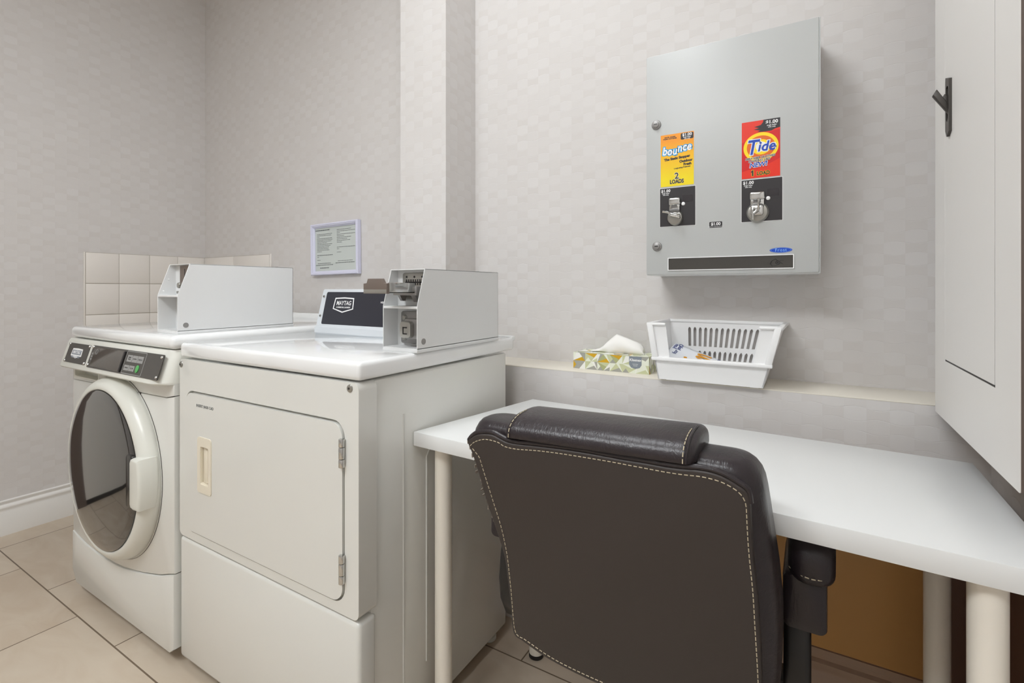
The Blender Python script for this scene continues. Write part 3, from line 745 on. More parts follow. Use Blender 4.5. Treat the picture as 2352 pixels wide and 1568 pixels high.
# coin mechanisms
def coin_mech(x0, x1, z0, z1, xm, zt, wd, zd, rd, vert, label):
    b = MB(); b.prism([(x0, z0), (x1, z0), (x1, z1), (x0, z1)], 'y', VY - .0006, VY + .0005)
    b.mi = 1; b.prism([(x0 + .0012, z0 + .0012), (x1 - .0012, z0 + .0012), (x1 - .0012, z1 - .0012), (x0 + .0012, z1 - .0012)], 'y', VY - .0012, VY)
    b.mi = 0; TXT(b, '$1.00', .0105, face_y(x0 + .017, VY - .0016, z1 - .0085), bold=.0003, spacing=1.05)
    TXT(b, 'single dollar\ncoin only', .0042, face_y(x0 + .017, VY - .0016, z1 - .0172), bold=.0001, line=1.0)
    pn = part('coin_panel', b, [WHITEP, BLACKP], vd, label=label)
    b = MB(); b.prism(rrect(x1 - .034, x1 - .008, zt - .012, zt + .006, .001, 2), 'y', VY - .0018, VY - .001)
    part('worn_tape', b, mat('smudge', (46, 42, 45), .25), pn)
    b = MB(); b.box(xm - wd / 2, xm + wd / 2, VY - .012, VY, zt - .020, zt, .004, 3)
    b.box(xm - wd / 2 + .001, xm + wd / 2 - .001, VY - .009, VY, zd, zt - .014, .003)
    b.mi = 1; b.box(xm - wd * .26, xm + wd * .26, VY - .0094, VY - .008, zt - .027, zt - .0195)
    b.prism(ell(xm, zt - .036, wd * .46, .0075, 24), 'y', VY - .0098, VY - .008, .0005)
    part('coin_slot', b, [CHROME, mat('slot_grey', (104, 102, 100), .4, .5)], pn, label='chrome coin slot')
    b = MB(); b.lathe([(rd, 0), (rd, -.004), (rd * .86, -.0085), (rd * .5, -.0105), (0, -.011)], (xm + .0005, VY, zd), 'y', 40)
    dl = part('dial', b, STEEL, pn, label='round metal dial')
    b = MB()
    if vert:
        b.tube([(xm - .0085, VY - .026, zd - .020), (xm - .0085, VY - .030, zd - .004), (xm - .0085, VY - .026, zd + .010)], .0024, 10)
        b.tube([(xm + .004, VY - .026, zd + .000), (xm + .004, VY - .030, zd + .014), (xm + .004, VY - .024, zd + .030)], .0024, 10)
        b.tube([(xm - .0085, VY - .028, zd - .006), (xm - .002, VY - .027, zd - .001), (xm + .004, VY - .028, zd + .004)], .0032, 10)
        b.prism(rrect(xm - wd * .42, xm + wd * .42, zd - .010, zd + .016, .006, 4), 'y', VY - .019, VY - .008, .003)
    else:
        b.hexa([(xm - .008, VY - .022, zd + .001), (xm + .017, VY - .022, zd - .003), (xm + .017, VY - .008, zd - .003), (xm - .008, VY - .008, zd + .001),
                (xm - .010, VY - .022, zd + .013), (xm + .017, VY - .022, zd + .004), (xm + .015, VY - .008, zd + .010), (xm - .010, VY - .008, zd + .013)], .0015)
        b.tube([(xm - .027, VY - .028, zd + .0155), (xm - .014, VY - .025, zd + .013), (xm - .006, VY - .018, zd + .008)], .003, 10)
        b.tube([(xm - .006, VY - .022, zd + .004), (xm + .018, VY - .024, zd - .0035)], .0028, 10)
    part('turn_handle', b, CHROME, dl, label='chrome turn handle')
    b = MB(); b.lathe([(.0047, 0), (.0047, -.002), (.003, -.003), (0, -.003)], (xm + wd / 2 + .007, VY - .001, zt - .017), 'y', 20)
    part('return_button', b, PLASTB, pn)
coin_mech(-.355, -.2595, 1.2385, 1.3455, -.3135, 1.3155, .030, 1.262, .0215, False, 'black coin panel with its handle turned sideways')
coin_mech(-.1492, -.0555, 1.2375, 1.3455, -.1115, 1.3115, .034, 1.261, .0255, True, 'black coin panel with its handle upright')
b = MB(); layer(b, rrect(-.2255, -.194, 1.2292, 1.2445, .002, 3), 0, 0); T(b, '$1.00', .0105, -.2098, 1.2385, 1, 1, bold=.0003); T(b, 'PRICE OF 1 COIN EQUIVALENT', .0026, -.2098, 1.2318, 1, 1)
part('price_sticker', b, [BLACKP, WHITEP], vd)
b = MB(); b.ring(rrect(-.3325, -.0315, 1.1185, 1.1535, .001, 3), rrect(-.3305, -.0335, 1.1205, 1.1515, .001, 3), 'y', VY - .003, VY + .001)
b.mi = 1; b.box(-.331, -.033, VY - .0012, VY + .001, 1.120, 1.152)
tr = part('delivery_flap', b, [PLASTB, PANELG], vd, label='dark grey delivery flap')
b = MB(); yy = VY - .0014
hz = 1.136
hand = [(-.071, 1.143), (-.080, 1.138), (-.083, 1.131), (-.079, 1.1255), (-.071, 1.127), (-.063, 1.132)]
b.tube([(x, yy, z) for x, z in hand], .0007, 6); b.tube([(-.071, yy, 1.143), (-.068, yy, 1.139), (-.063, yy, 1.137), (-.054, yy, 1.1395)], .0007, 6); b.tube([(-.060, yy, 1.1335), (-.055, yy, 1.130)], .0007, 6)
b.tube([(-.0665 + .0045 * math.cos(a), yy, 1.1335 + .0045 * math.sin(a)) for a in [2 * PI * k / 16 for k in range(16)]], .0006, 6, closed=True)
b.prism(ell(-.0665, 1.1335, .002, .002, 12), 'y', yy - .0006, yy + .0006)
part('hand_symbol', b, BLACK, tr)
b = MB(); layer(b, ell(-.0598, 1.1642, .0245, .0064, 44), 1, 0); T(b, 'Frost', .0105, -.0598, 1.1645, 2, 1, spacing=1.15)
b.mi = 1; b.ring(ell(-.0598, 1.1642, .0222, .0053, 44), ell(-.0598, 1.1642, .0217, .0050, 44), 'y', VY - .0012, VY - .0008)
part('maker_badge', b, [FBLUE, LBLUE], vd, label='blue oval badge')

# ------------------------------------------------------------------ ironing-board cabinet on the right wall
CX = .229
cab = thing('ironing_board_cabinet', 'tall white wall cabinet with a flush door on the right wall', 'cabinet', (XR, 1.115, .81))
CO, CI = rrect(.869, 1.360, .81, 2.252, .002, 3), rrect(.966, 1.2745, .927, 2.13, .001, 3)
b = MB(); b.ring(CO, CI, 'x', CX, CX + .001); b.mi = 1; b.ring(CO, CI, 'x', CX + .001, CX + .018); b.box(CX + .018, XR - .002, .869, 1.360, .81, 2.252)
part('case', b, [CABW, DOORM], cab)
b = MB(); b.prism(rrect(.9705, 1.2744, .9305, 2.1275, .001, 3), 'x', CX + .0002, CX + .012)
cd = part('door', b, CABW, cab)
part('door_gap_shade', MB().box(CX + .0018, CX + .016, .9662, .9704, .927, 2.13).box(CX + .0018, CX + .016, .9662, 1.2735, .927, .9303), BLACK, cab)  # black strips fill the door gap in place of its shade
b = MB()
b.ring([(1.218, 1.4645), (1.245, 1.474), (1.2465, 1.466), (1.2465, 1.372), (1.236, 1.359), (1.218, 1.366)], [(1.224, 1.451), (1.232, 1.455), (1.240, 1.452), (1.240, 1.392), (1.232, 1.386), (1.224, 1.392)], 'x', CX - .0045, CX + .001)
b.box(CX - .0006, CX + .0006, 1.223, 1.241, 1.385, 1.456)
lt = part('latch_plate', b, LATCHM, cd, label='dark metal latch plate')
b = MB(); b.hexa([(CX + .001, 1.227, 1.396), (CX + .001, 1.239, 1.396), (CX + .001, 1.239, 1.412), (CX + .001, 1.227, 1.412),
                  (CX - .026, 1.227, 1.440), (CX - .026, 1.239, 1.440), (CX - .020, 1.239, 1.4505), (CX - .020, 1.227, 1.4505)], .0015)
b.hexa([(CX + .001, 1.229, 1.408), (CX + .001, 1.237, 1.408), (CX + .001, 1.237, 1.428), (CX + .001, 1.229, 1.428),
        (CX - .014, 1.229, 1.430), (CX - .014, 1.237, 1.430), (CX - .008, 1.237, 1.440), (CX - .008, 1.229, 1.440)], .001)
part('latch_lever', b, LATCHM, lt, label='dark lever flipped out')

# ------------------------------------------------------------------ things on the ledge
LZ = .8205
tb = thing('tissue_box', 'tissue box with green, grey and gold triangle print on the wall ledge', 'tissue box', (-.515, 1.482, LZ))
X0, X1, Y0, Y1, H_ = -.634, -.397, 1.430, 1.533, .0495
b = MB(); b.box(X0, X1, Y0, Y1, LZ, LZ + H_, .0008, 1)
bx = part('carton', b, TR[1], tb)
random.seed(11)
b = MB()
def tri(bm_, pts, mi):
    vs = [bm_.verts.new(p) for p in pts]
    f = bm_.faces.new(vs); f.material_index = mi
def mosaic(P, nu, nv):            # P(u,v) -> point
    for i in range(nu):
        for j in range(nv):
            u0, u1, v0, v1 = i / nu, (i + 1) / nu, j / nv, (j + 1) / nv
            um, vm = (u0 + u1) / 2, (v0 + v1) / 2
            if (i + j) % 2: q = [((u0, v0), (u1, v0), (um, v1)), ((u0, v0), (um, v1), (u0, v1)), ((u1, v0), (u1, v1), (um, v1))]
            else: q = [((u0, v1), (um, v0), (u1, v1)), ((u0, v0), (um, v0), (u0, v1)), ((um, v0), (u1, v0), (u1, v1))]
            for t_ in q:
                a_, b_, c_ = t_
                md = ((b_[0] + c_[0]) / 2, (b_[1] + c_[1]) / 2)
                for pp_ in ((a_, b_, md), (a_, md, c_)):
                    tri(b.bm, [P(*e) for e in pp_], random.choice([0, 0, 1, 1, 2, 3, 3, 5, 0, 2, 1, 5, 0, 1, 2, 3, 4]))
mosaic(lambda u, v: (X0 + (X1 - X0) * u, Y0 - .0005, LZ + H_ * v), 6, 2)
mosaic(lambda u, v: (X0 + (X1 - X0) * u, Y0 + (Y1 - Y0) * v, LZ + H_ + .0005), 8, 3)
mosaic(lambda u, v: (X1 + .0005, Y0 + (Y1 - Y0) * u, LZ + H_ * v), 4, 2)
part('triangle_print', b, TR, bx, smooth=False)
b = MB(); lx, lz = X0 + .197, LZ + .031
b.prism([(lx - .0185, LZ + H_ - .0005), (lx + .0185, LZ + H_ - .0005), (lx + .0185, lz - .006), (lx + .013, lz - .014), (lx, lz - .018), (lx - .013, lz - .014), (lx - .0185, lz - .006)], 'y', Y0 - .0010, Y0 - .0003)
b.mi = 1; TXT(b, 'Kleenex', .0105, face_y(lx, Y0 - .0014, lz + .008), bold=.0003, shear=.15); TXT(b, 'everyday\ntissues', .0045, face_y(lx, Y0 - .0014, lz - .006), line=1.0)
part('printed_badge', b, [SLATE, WHITEP], bx)
top = [(-.598, .0), (-.588, .004), (-.568, .010), (-.555, .018), (-.543, .031), (-.533, .041), (-.523, .050), (-.515, .056), (-.503, .0535), (-.491, .050), (-.478, .0465), (-.464, .041), (-.450, .036), (-.438, .031), (-.430, .022), (-.424, .006)]
g = []
for i, (x, h) in enumerate(top):
    row = []
    for j in range(10):
        v = j / 9
        bulge = math.sin(PI * v) ** .8
        row.append((x + .004 * math.sin(3 * v + i * .5) * (1 - v), 1.468 + .020 * v - .012 * bulge + .004 * math.sin(i * .9 + 2 * v), LZ + H_ + .0012 + h * v ** .8))
    g.append(row)
b = MB(); b.sheet(g, .0008)
part('tissue', b, TISSUE, tb, label='white tissue pulled up through the slot', ang=180)

# plastic basket
bk = thing('plastic_basket', 'white plastic open-front basket with slotted back on the wall ledge', 'basket', (-.22, 1.44, LZ))
BZ0, BZ1 = LZ + .004, .977
FL, FR_, BL, BR = (-.352, 1.357), (-.097, 1.357), (-.346, 1.512), (-.098, 1.512)          # base
TFL, TFR, TBL, TBR = (-.373, 1.338), (-.058, 1.338), (-.365, 1.533), (-.054, 1.533)        # top
def lerp(a, c, t): return tuple(a[i] + (c[i] - a[i]) * t for i in range(len(a)))
def wallP(A, B, TA, TB, s, t):
    p = lerp(A, B, s); q = lerp(TA, TB, s); r_ = lerp(p, q, t); return Vector((r_[0], r_[1], BZ0 + (BZ1 - BZ0) * t))
def plate(mb, A, B, TA, TB, s0, s1, t0, t1, n, th=.003):
    P = [wallP(A, B, TA, TB, s0, t0), wallP(A, B, TA, TB, s1, t0), wallP(A, B, TA, TB, s1, t1), wallP(A, B, TA, TB, s0, t1)]
    nv = Vector(n) * th
    mb.hexa([P[0], P[1], P[1] + nv, P[0] + nv, P[3], P[2], P[2] + nv, P[3] + nv])
b = MB()
b.hexa([(*FL, BZ0), (*FR_, BZ0), (*BR, BZ0), (*BL, BZ0), (*FL, BZ0 + .003), (*FR_, BZ0 + .003), (*BR, BZ0 + .003), (*BL, BZ0 + .003)])
plate(b, FL, BL, TFL, TBL, 0, 1, 0, 1, (1, 0, 0)); plate(b, FR_, BR, TFR, TBR, 0, 1, 0, 1, (-1, 0, 0))
tl = .40
plate(b, FL, FR_, TFL, TFR, 0, 1, 0, tl, (0, 1, 0))
plate(b, FL, FR_, TFL, TFR, 0, .145, tl, 1, (0, 1, 0)); plate(b, FL, FR_, TFL, TFR, .87, 1, tl, 1, (0, 1, 0))
nb = (0, -1, 0); S0, S1, N = .18, .86, 14
for t0, t1 in ((0, .07), (.42, .50), (.86, 1)): plate(b, BL, BR, TBL, TBR, 0, 1, t0, t1, nb)
for t0, t1 in ((.07, .42), (.50, .86)):
    plate(b, BL, BR, TBL, TBR, 0, S0, t0, t1, nb); plate(b, BL, BR, TBL, TBR, S1, 1, t0, t1, nb)
    pw = (S1 - S0) / (N - .45)
    for k in range(N - 1): plate(b, BL, BR, TBL, TBR, S0 + pw * (k + .55), S0 + pw * (k + 1), t0, t1, nb)
    for k in range(N):      # rounded slot tops
        s = S0 + pw * k
        for a_, h0, h1 in ((.17, .010, 0), (.10, .020, .010), (.045, .032, .020)):
            plate(b, BL, BR, TBL, TBR, s, s + pw * a_, t1 - h0, t1 - h1, nb); plate(b, BL, BR, TBL, TBR, s + pw * (.55 - a_), s + pw * .55, t1 - h0, t1 - h1, nb)
part('bin', b, PLASTB, bk)
b = MB()
def rim(pts, w_, h_):
    b.tube(pts, 1, 8, flat=(w_, h_))
zt = BZ1 + .0012
lipz = BZ0 + (BZ1 - BZ0) * tl
lf = wallP(FL, FR_, TFL, TFR, 0, tl); rf = wallP(FL, FR_, TFL, TFR, 1, tl)
for P0, P1 in (((*TFL, zt), (*TBL, zt)), ((*TFR, zt), (*TBR, zt)), ((*TBL, zt), (*TBR, zt))):
    v0, v1 = Vector(P0), Vector(P1); dd = (v1 - v0).normalized(); nn = Vector((-dd.y, dd.x, 0)) * .006
    if abs(dd.x) > .5: nn = Vector((0, .0075, 0)); v0 -= Vector((.007, 0, 0)); v1 += Vector((.007, 0, 0))
    b.hexa([v0 - nn - Vector((0, 0, .009)), v1 - nn - Vector((0, 0, .009)), v1 + nn - Vector((0, 0, .009)), v0 + nn - Vector((0, 0, .009)), v0 - nn, v1 - nn, v1 + nn, v0 + nn], .0025)
# front lip and corner posts
b.box(lf.x - .006, rf.x + .006, lf.y - .010, lf.y + .004, lipz - .009, lipz + .001, .003)
for A_, T_, sgn in ((lf, TFL, 1), (rf, TFR, -1)):
    x_ = A_.x - .004 * sgn; xt = T_[0] - .004 * sgn
    b.hexa([(x_, A_.y - .009, lipz - .004), (x_ + .016 * sgn, A_.y - .009, lipz - .004), (x_ + .016 * sgn, A_.y + .003, lipz - .004), (x_, A_.y + .003, lipz - .004),
            (xt, T_[1] - .007, zt), (xt + .016 * sgn, T_[1] - .007, zt), (xt + .016 * sgn, T_[1] + .005, zt), (xt, T_[1] + .005, zt)], .003)
    xa = xt; xb = xt + .050 * sgn
    b.box(min(xa, xb), max(xa, xb), T_[1] - .006, T_[1] + .006, zt - .007, zt, .0025)
part('rim', b, PLASTB, bk, label='thick rolled rim')
for x, y in ((-.325, 1.380), (-.118, 1.380), (-.325, 1.498), (-.118, 1.498)):
    b = MB(); b.box(x - .010, x + .010, y - .006, y + .006, LZ, LZ + .005, .001); part('foot', b, PLASTB, bk)
# paper bag lying in the basket
BGM = Matrix.Translation((-.247, 1.447, .862)) @ Matrix.Rotation(math.radians(15), 4, 'Y') @ Matrix.Rotation(math.radians(26), 4, 'X') @ Matrix.Rotation(math.radians(-7), 4, 'Z')
bg = thing('paper_bag', 'folded white paper bag with dark blue and gold print lying in the basket', 'bag', (-.247, 1.447, .83))
gt, gb_ = [], []
for i in range(13):
    rt, rb = [], []
    for j in range(8):
        u, v = i / 12, j / 7
        x, y, z = -.100 + .185 * u, -.046 + .078 * v - .02 * max(0, u - .55) * v, .0075 + .0012 * math.sin(5 * u + 3 * v)
        rt.append((x, y, z)); rb.append((x, y, z - .010))
    gt.append(rt); gb_.append(rb)
b = MB(); b.T = BGM; b.sheet(gt, .0004); b.sheet(gb_, .0004)
for row in (0, 12): b.sheet([gt[row], gb_[row]], .0004)
for col_ in (0, 7): b.sheet([[r_[col_] for r_ in gt], [r_[col_] for r_ in gb_]], .0004)
part('folded_bag', b, BAGM, bg, ang=180)
b = MB(); b.T = BGM; b.box(-.095, .05, -.048, .026, -.024, -.011, .003)
part('under_fold', b, BAGM, bg)
for s_, px, py in (('for joy', -.082, .000), ('O', -.081, .025), ('you', -.0945, .012), ('O', .030, .022)):
    b = MB(); TXT(b, s_, .0165, BGM @ Matrix.Translation((px, py, .0092)) @ Matrix.Rotation(PI / 2, 4, 'Z'), bold=.0003)
    part('blue_lettering', b, NAVY, bg)
b = MB(); b.T = BGM
def arch(x, w_, h_): return [(x - w_ + w_ * (1 - math.cos(a)), h_ * math.sin(a) ** .8, 0) for a in [PI * k / 14 for k in range(15)]]
for yc in (.0175, .0045):
    b.tube([(.008 - p[1], yc + p[0], .0090) for p in arch(0, .0058, .036)], 1, 8, flat=(.0024, .0008))
b.prism(ell(-.049, -.020, .005, .004, 16), 'z', .008, .0094)
part('gold_print', b, GOLDM, bg)

# ------------------------------------------------------------------ golden board under the desk, against the low wall
b = MB(); b.box(-.34, .2095, 1.357, 1.3755, .233, .640, .002)
gb = part('wall_board', b, GOLDB); single(gb, 'flat golden-brown board under the desk, set on the skirting against the low wall', 'board')
b = MB(); b.box(XR - .018, XR - .0005, .88, 1.376, .0, .66, .002); b.box(.2115, XR - .017, 1.352, 1.3758, .0, .66, .002)
single(part('corner_panel', b, mat('dark_brown_board', (104, 74, 60), .5)), 'dark brown corner panel behind the right desk legs', 'panel')

# ------------------------------------------------------------------ desk
dk = thing('desk', 'white desk with thick top on round white legs, against the right wall', 'desk', (-.27, 1.08, 0))
q = [(-.800, .881), (.2645, .8275), (.2715, 1.2795), (-.724, 1.328)]
b = MB(); b.prism(q, 'z', .699, .732, .0012, 2)
part('desktop', b, DESKM, dk)
for x, y in ((-.746, .925), (-.682, 1.272), (.198, .866), (.208, 1.22)):
    b = MB(); b.cyl((x, y, .012), (x, y, .699), .0205, 32)
    lg = part('leg', b, LEGM, dk)
    b = MB(); b.cyl((x, y, 0), (x, y, .012), .0215, 32, bev=.002); part('foot', b, BLACK, lg, label='black levelling foot')

# ------------------------------------------------------------------ office chair
ch = thing('office_chair', 'dark brown leather office chair seen from behind, pushed in at the desk', 'chair', (-.28, .98, 0))
def ry(z): return .71 + (.80 - z) * .143
seamT = [(-.512, .801), (-.504, .81), (-.489, .819), (-.461, .823), (-.443, .818), (-.422, .814), (-.362, .818), (-.298, .821), (-.239, .821), (-.201, .822), (-.172, .822), (-.152, .823), (-.123, .826), (-.1, .824), (-.079, .815), (-.068, .807), (-.065, .79)]
right = [(-.064, .75), (-.062, .714), (-.059, .675), (-.056, .623), (-.054, .537), (-.055, .47), (-.062, .448), (-.09, .438)]
bottom = [(-.18, .434), (-.273, .434), (-.305, .433), (-.355, .436), (-.39, .441), (-.422, .45), (-.431, .453), (-.444, .456)]
leftc = [(-.449, .468), (-.449, .509), (-.451, .561), (-.453, .596), (-.46, .628), (-.472, .667), (-.484, .705), (-.495, .751), (-.504, .78)]
cont = seamT + right + bottom + leftc
def xr_at(lst, z):
    l = sorted(lst, key=lambda p: p[1])
    if z <= l[0][1]: return l[0][0]
    if z >= l[-1][1]: return l[-1][0]
    for a_, c_ in zip(l[:-1], l[1:]):
        if a_[1] <= z <= c_[1]:
            return a_[0] + (c_[0] - a_[0]) * (z - a_[1]) / max(1e-6, c_[1] - a_[1])
LFT = [(-.512, .801)] + leftc; RGT = [(-.065, .79)] + right[:6]
def smooth(pts, n=4, closed=False):
    P = [Vector(p) for p in pts]; N = len(P); out = []
    for i in range(N if closed else N - 1):
        g_ = lambda k: P[k % N] if closed else P[min(max(k, 0), N - 1)]
        a_, b_, c_, d_ = g_(i - 1), g_(i), g_(i + 1), g_(i + 2)
        for k in range(n):
            t = k / n
            out.append(tuple(.5 * ((2 * b_) + (c_ - a_) * t + (2 * a_ - 5 * b_ + 4 * c_ - d_) * t * t + (3 * b_ - a_ - 3 * c_ + d_) * t ** 3)))
    if not closed: out.append(tuple(P[-1]))
    return out
def sect(z, xl, xr, y0, y1, r, n=8):
    r = min(r, abs(y1 - y0) * .48)
    return [(x, y, z) for x, y in rrect(xl, xr, y0, y1, r, n)]
rings = []
for z, ins, yi in ((.432, .035, .035), (.437, .014, .014), (.450, .003, .004), (.48, 0, 0), (.53, 0, 0), (.58, 0, 0), (.63, 0, 0), (.68, 0, 0), (.72, 0, 0), (.76, 0, 0), (.79, .001, .001), (.806, .004, .003), (.818, .010, .007), (.828, .020, .014), (.834, .034, .024), (.8365, .05, .038)):
    zz = min(max(z, .468), .80)
    bul = .012 * math.sin(PI * min(1, max(0, (z - .43) / .40)))
    k_ = 1.0 if z < .7 else .45
    xl = xr_at(LFT, zz) - .014 - bul * .5 + ins * k_; xr = xr_at(RGT, zz) + .012 + bul - ins * k_
    y0 = ry(z) + .004 + yi * .6; y1 = ry(z) + .118 - yi
    rings.append(sect(z, xl, xr, y0, y1, .036 if ins < .03 else .03))
b = MB(); b.loft(rings)
bk_ = part('backrest', b, LEATHER, ch, ang=75)
b = MB(); b.prism(smooth(cont, 3, True), 'y', -.0095, .012, .0035, 3)
for v in b.bm.verts:
    d_ = min(1.0, min(abs(v.co.x + .51), abs(v.co.x + .055)) / .15)
    v.co.y += ry(v.co.z)
part('back_panel', b, LEATHERB, bk_, label='flat stitched rear panel', ang=50)
b = MB()
pip = [(x, ry(z) - .004, z + .003) for x, z in seamT]
b.tube(smooth(pip, 4), .0040, 10)
part('piping', b, LEATHER, bk_)
# stitching, one mesh of short dashes
st = [(-.506, .796), (-.495, .805), (-.473, .813), (-.447, .812), (-.436, .807), (-.415, .806), (-.386, .809), (-.366, .811), (-.33, .813), (-.298, .814), (-.254, .815), (-.225, .815), (-.201, .815), (-.172, .815), (-.147, .816), (-.123, .818), (-.1, .816), (-.084, .810), (-.075, .803), (-.0705, .794), (-.0695, .785), (-.0685, .749), (-.0665, .713), (-.0635, .675), (-.0615, .622), (-.0585, .536), (-.060, .474), (-.068, .455), (-.095, .445), (-.18, .441), (-.273, .441), (-.302, .441), (-.348, .443), (-.383, .448), (-.415, .457), (-.427, .460), (-.438, .461), (-.4435, .471), (-.4445, .491), (-.4445, .541), (-.4455, .576), (-.4465, .604), (-.4495, .63), (-.4555, .663), (-.4665, .701), (-.4795, .746), (-.4885, .779)]
b = MB()
def dashes(b, pts, L_=.0050, gap=.0028, r=.0007):
    # short thread stitches laid along a polyline
    pts = [Vector(p) for p in pts]; acc = [0.0]
    for p, q_ in zip(pts[:-1], pts[1:]): acc.append(acc[-1] + (q_ - p).length)
    def at(d_):
        for k in range(len(pts) - 1):
            if acc[k] <= d_ <= acc[k + 1]: return pts[k].lerp(pts[k + 1], (d_ - acc[k]) / max(1e-9, acc[k + 1] - acc[k]))
        return pts[-1]
    s = 0.0
    while s + L_ < acc[-1]:
        b.cyl(at(s), at(s + L_), r, 5); s += L_ + gap
cl = smooth([(x, ry(z) - .0098, z) for x, z in st], 3); dashes(b, cl + [cl[0]])
part('stitching', b, THREAD, bk_, label='tan stitching round the rear panel')
# head roll over the top of the back
def roll(xa, xb, flare=0.0):
    R = []
    D_ = xb - xa; ee = [0, .0008, .0022, .0045, .0075, .011, .015, .022]
    xs_ = [xa + e for e in ee] + [xa + .022 + (D_ - .044) * k / 14 for k in range(1, 14)] + [xb - e for e in ee[::-1]]
    for x in xs_:
        u = (x - xa) / D_; e = max(0.0, min(x - xa, xb - x))
        k = 1.0 if e > .015 else .70 + .30 * math.sqrt(max(0, 1 - (1 - e / .015) ** 2))
        cz = .825 + .008 * u; cy = .764
        R.append([(x, cy + (.070 * k) * math.copysign(abs(math.cos(a)) ** .75, math.cos(a)), cz + ((.032 if math.sin(a) > 0 else .006) * k) * math.copysign(abs(math.sin(a)) ** .8, math.sin(a))) for a in [2 * PI * j / 28 for j in range(28)]])
    return R
b = MB(); b.loft(roll(-.437, -.133))
pw_ = part('head_roll', b, LEATHER, bk_, label='glossy padded roll along the top', ang=75)
b = MB()
for xs in (-.4235, -.147):
    u = (xs + .437) / .304; cz = .825 + .008 * u
    dashes(b, [(xs, .764 + .0712 * math.copysign(abs(math.cos(a)) ** .75, math.cos(a)), cz + .0328 * math.copysign(abs(math.sin(a)) ** .8, math.sin(a))) for a in [PI * (1.0 - .48 * j / 20) for j in range(21)]], .006, .003, .0008)
part('stitching', b, THREAD, pw_)
b = MB()
for xs in (-.1425,):
    u = (xs + .437) / .304; cz = .825 + .008 * u
    b.tube([(xs, .764 + .0712 * math.copysign(abs(math.cos(a)) ** .75, math.cos(a)), cz + .0328 * math.copysign(abs(math.sin(a)) ** .8, math.sin(a))) for a in [PI * (1.0 - .52 * j / 24) for j in range(25)]], .0014, 8)
part('seam', b, LEATHER, pw_)
# worn leather on the left edge
b = MB(); random.seed(5)
for k in range(14):
    z = .80 - .0105 * k + random.uniform(-.002, .002); x = xr_at(LFT, z) - .004 + random.uniform(-.004, .003); s_ = random.uniform(.0012, .0032)
    b.hexa([(x, ry(z) - .006, z - s_), (x + s_, ry(z) - .008, z - s_), (x + s_, ry(z), z - s_), (x, ry(z), z - s_), (x - s_ * .5, ry(z) - .004, z + s_), (x + s_ * .6, ry(z) - .008, z + s_ * 1.2), (x + s_, ry(z), z + s_), (x - s_ * .5, ry(z), z + s_)])
part('torn_edge', b, [WORN], bk_, label='peeling grey torn leather')
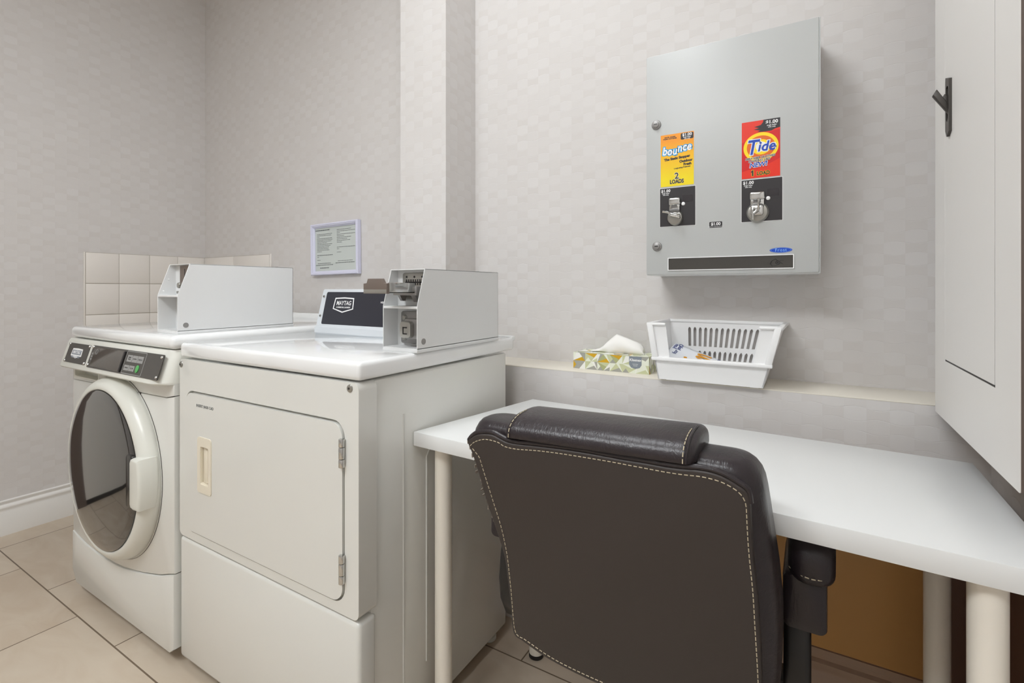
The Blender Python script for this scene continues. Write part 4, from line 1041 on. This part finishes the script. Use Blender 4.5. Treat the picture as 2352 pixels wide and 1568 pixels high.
# seat
sr = []
for z, ins in ((.395, .03), (.40, .012), (.415, .002), (.45, 0), (.475, .003), (.488, .014), (.494, .035)):
    sr.append(sect(z, -.488 + ins, -.072 - ins, .80 + ins, 1.24 - ins, .07))
b = MB(); b.loft(sr); part('seat', b, LEATHER, ch, ang=75)
def arm(sg):
    ax = -.28 + sg * .283
    def padsec(y, xw, z0, z1, r):
        return [(ax + dx, y, z) for dx, z in rrect(-xw, xw, z0, z1, r, 6)]
    P = [padsec(.868, .014, .632, .660, .010), padsec(.872, .024, .622, .672, .018), padsec(.882, .031, .618, .684, .022), padsec(.91, .0325, .622, .690, .022), padsec(1.0, .0325, .632, .691, .022), padsec(1.10, .0325, .632, .690, .022), padsec(1.15, .030, .634, .684, .02), padsec(1.165, .018, .642, .672, .012)]
    b = MB(); b.loft(P); pd = part('armrest', b, LEATHER, ch, ang=75, label=None)
    b = MB(); dashes(b, [(ax + .031 * math.sin(t), .8665 + .014 * (math.sin(t) / .96) ** 2, .640 - .006 * math.cos(t)) for t in [-1.3 + 2.6 * k / 14 for k in range(15)]], .0055, .003, .0009)
    part('stitching', b, THREAD, pd)
    bx_ = ax - sg * .009
    b = MB(); b.loft([[(bx_ + dx, y, z) for dx, z in rrect(-w2, w2, z0, .628, .010, 5)] for y, w2, z0 in ((.880, .022, .556), (.884, .0285, .543), (.895, .030, .538), (1.0, .030, .548), (1.08, .026, .58))])
    part('arm_pad_wrap', b, LEATHER, pd)
    sx2 = ax - sg * .019
    path = [(.915, .56), (.900, .51), (.893, .46), (.898, .42), (.915, .385), (.95, .367), (1.0, .362), (1.05, .362)]
    R = []
    for i, (y, z) in enumerate(path):
        a_ = Vector(path[max(i - 1, 0)]); c_ = Vector(path[min(i + 1, len(path) - 1)]); t_ = (c_ - a_).normalized(); n_ = Vector((-t_.y, t_.x))
        R.append([(sx2 + dx, y + n_.x * dd, z + n_.y * dd) for dx, dd in rrect(-.019, .019, -.016, .016, .009, 4)])
    b = MB(); b.loft(R); part('arm_support', b, BLACK, ch, ang=60)
    b = MB(); b.box(min(sx2, -.28 + sg * .15), max(sx2, -.28 + sg * .15), 1.0, 1.05, .352, .374, .004); b.box(-.28 + sg * .13 - .02, -.28 + sg * .13 + .04 * 1, .99, 1.06, .37, .40); part('arm_bracket', b, BLACK, ch)
arm(1); arm(-1)
b = MB(); b.box(-.40, -.16, .90, 1.12, .365, .398, .008); b.box(-.31, -.25, .82, .95, .372, .394, .006); b.box(-.31, -.25, .805, .83, .38, .52, .006)
part('mechanism', b, BLACK, ch)
b = MB(); b.cyl((-.28, 1.01, .10), (-.28, 1.01, .25), .028, 24); b.cyl((-.28, 1.01, .24), (-.28, 1.01, .37), .016, 24); part('gas_lift', b, BLACK, ch)
for k in range(5):
    a = math.radians(90 + 72 * k); dx, dy = math.cos(a), math.sin(a); px, py = -dy, dx
    b = MB()
    def cs2(r, w2, z0, z1): return [(-.28 + dx * r + px * s_, 1.01 + dy * r + py * s_, z) for s_, z in rrect(-w2, w2, z0, z1, min(w2, (z1 - z0) / 2) * .6, 3)]
    b.loft([cs2(.0, .034, .078, .125), cs2(.06, .03, .08, .12), cs2(.20, .022, .078, .102), cs2(.275, .018, .072, .092)])
    lg = part('base_leg', b, BLACK, ch)
    cxp, cyp = -.28 + dx * .255, 1.01 + dy * .255
    b = MB()
    for s_ in (-1, 1): b.cyl((cxp + px * s_ * .006, cyp + py * s_ * .006, .027), (cxp + px * s_ * .024, cyp + py * s_ * .024, .027), .027, 24, bev=.003)
    b.cyl((cxp, cyp, .03), (cxp, cyp, .078), .008, 12)
    part('caster', b, BLACK, lg)
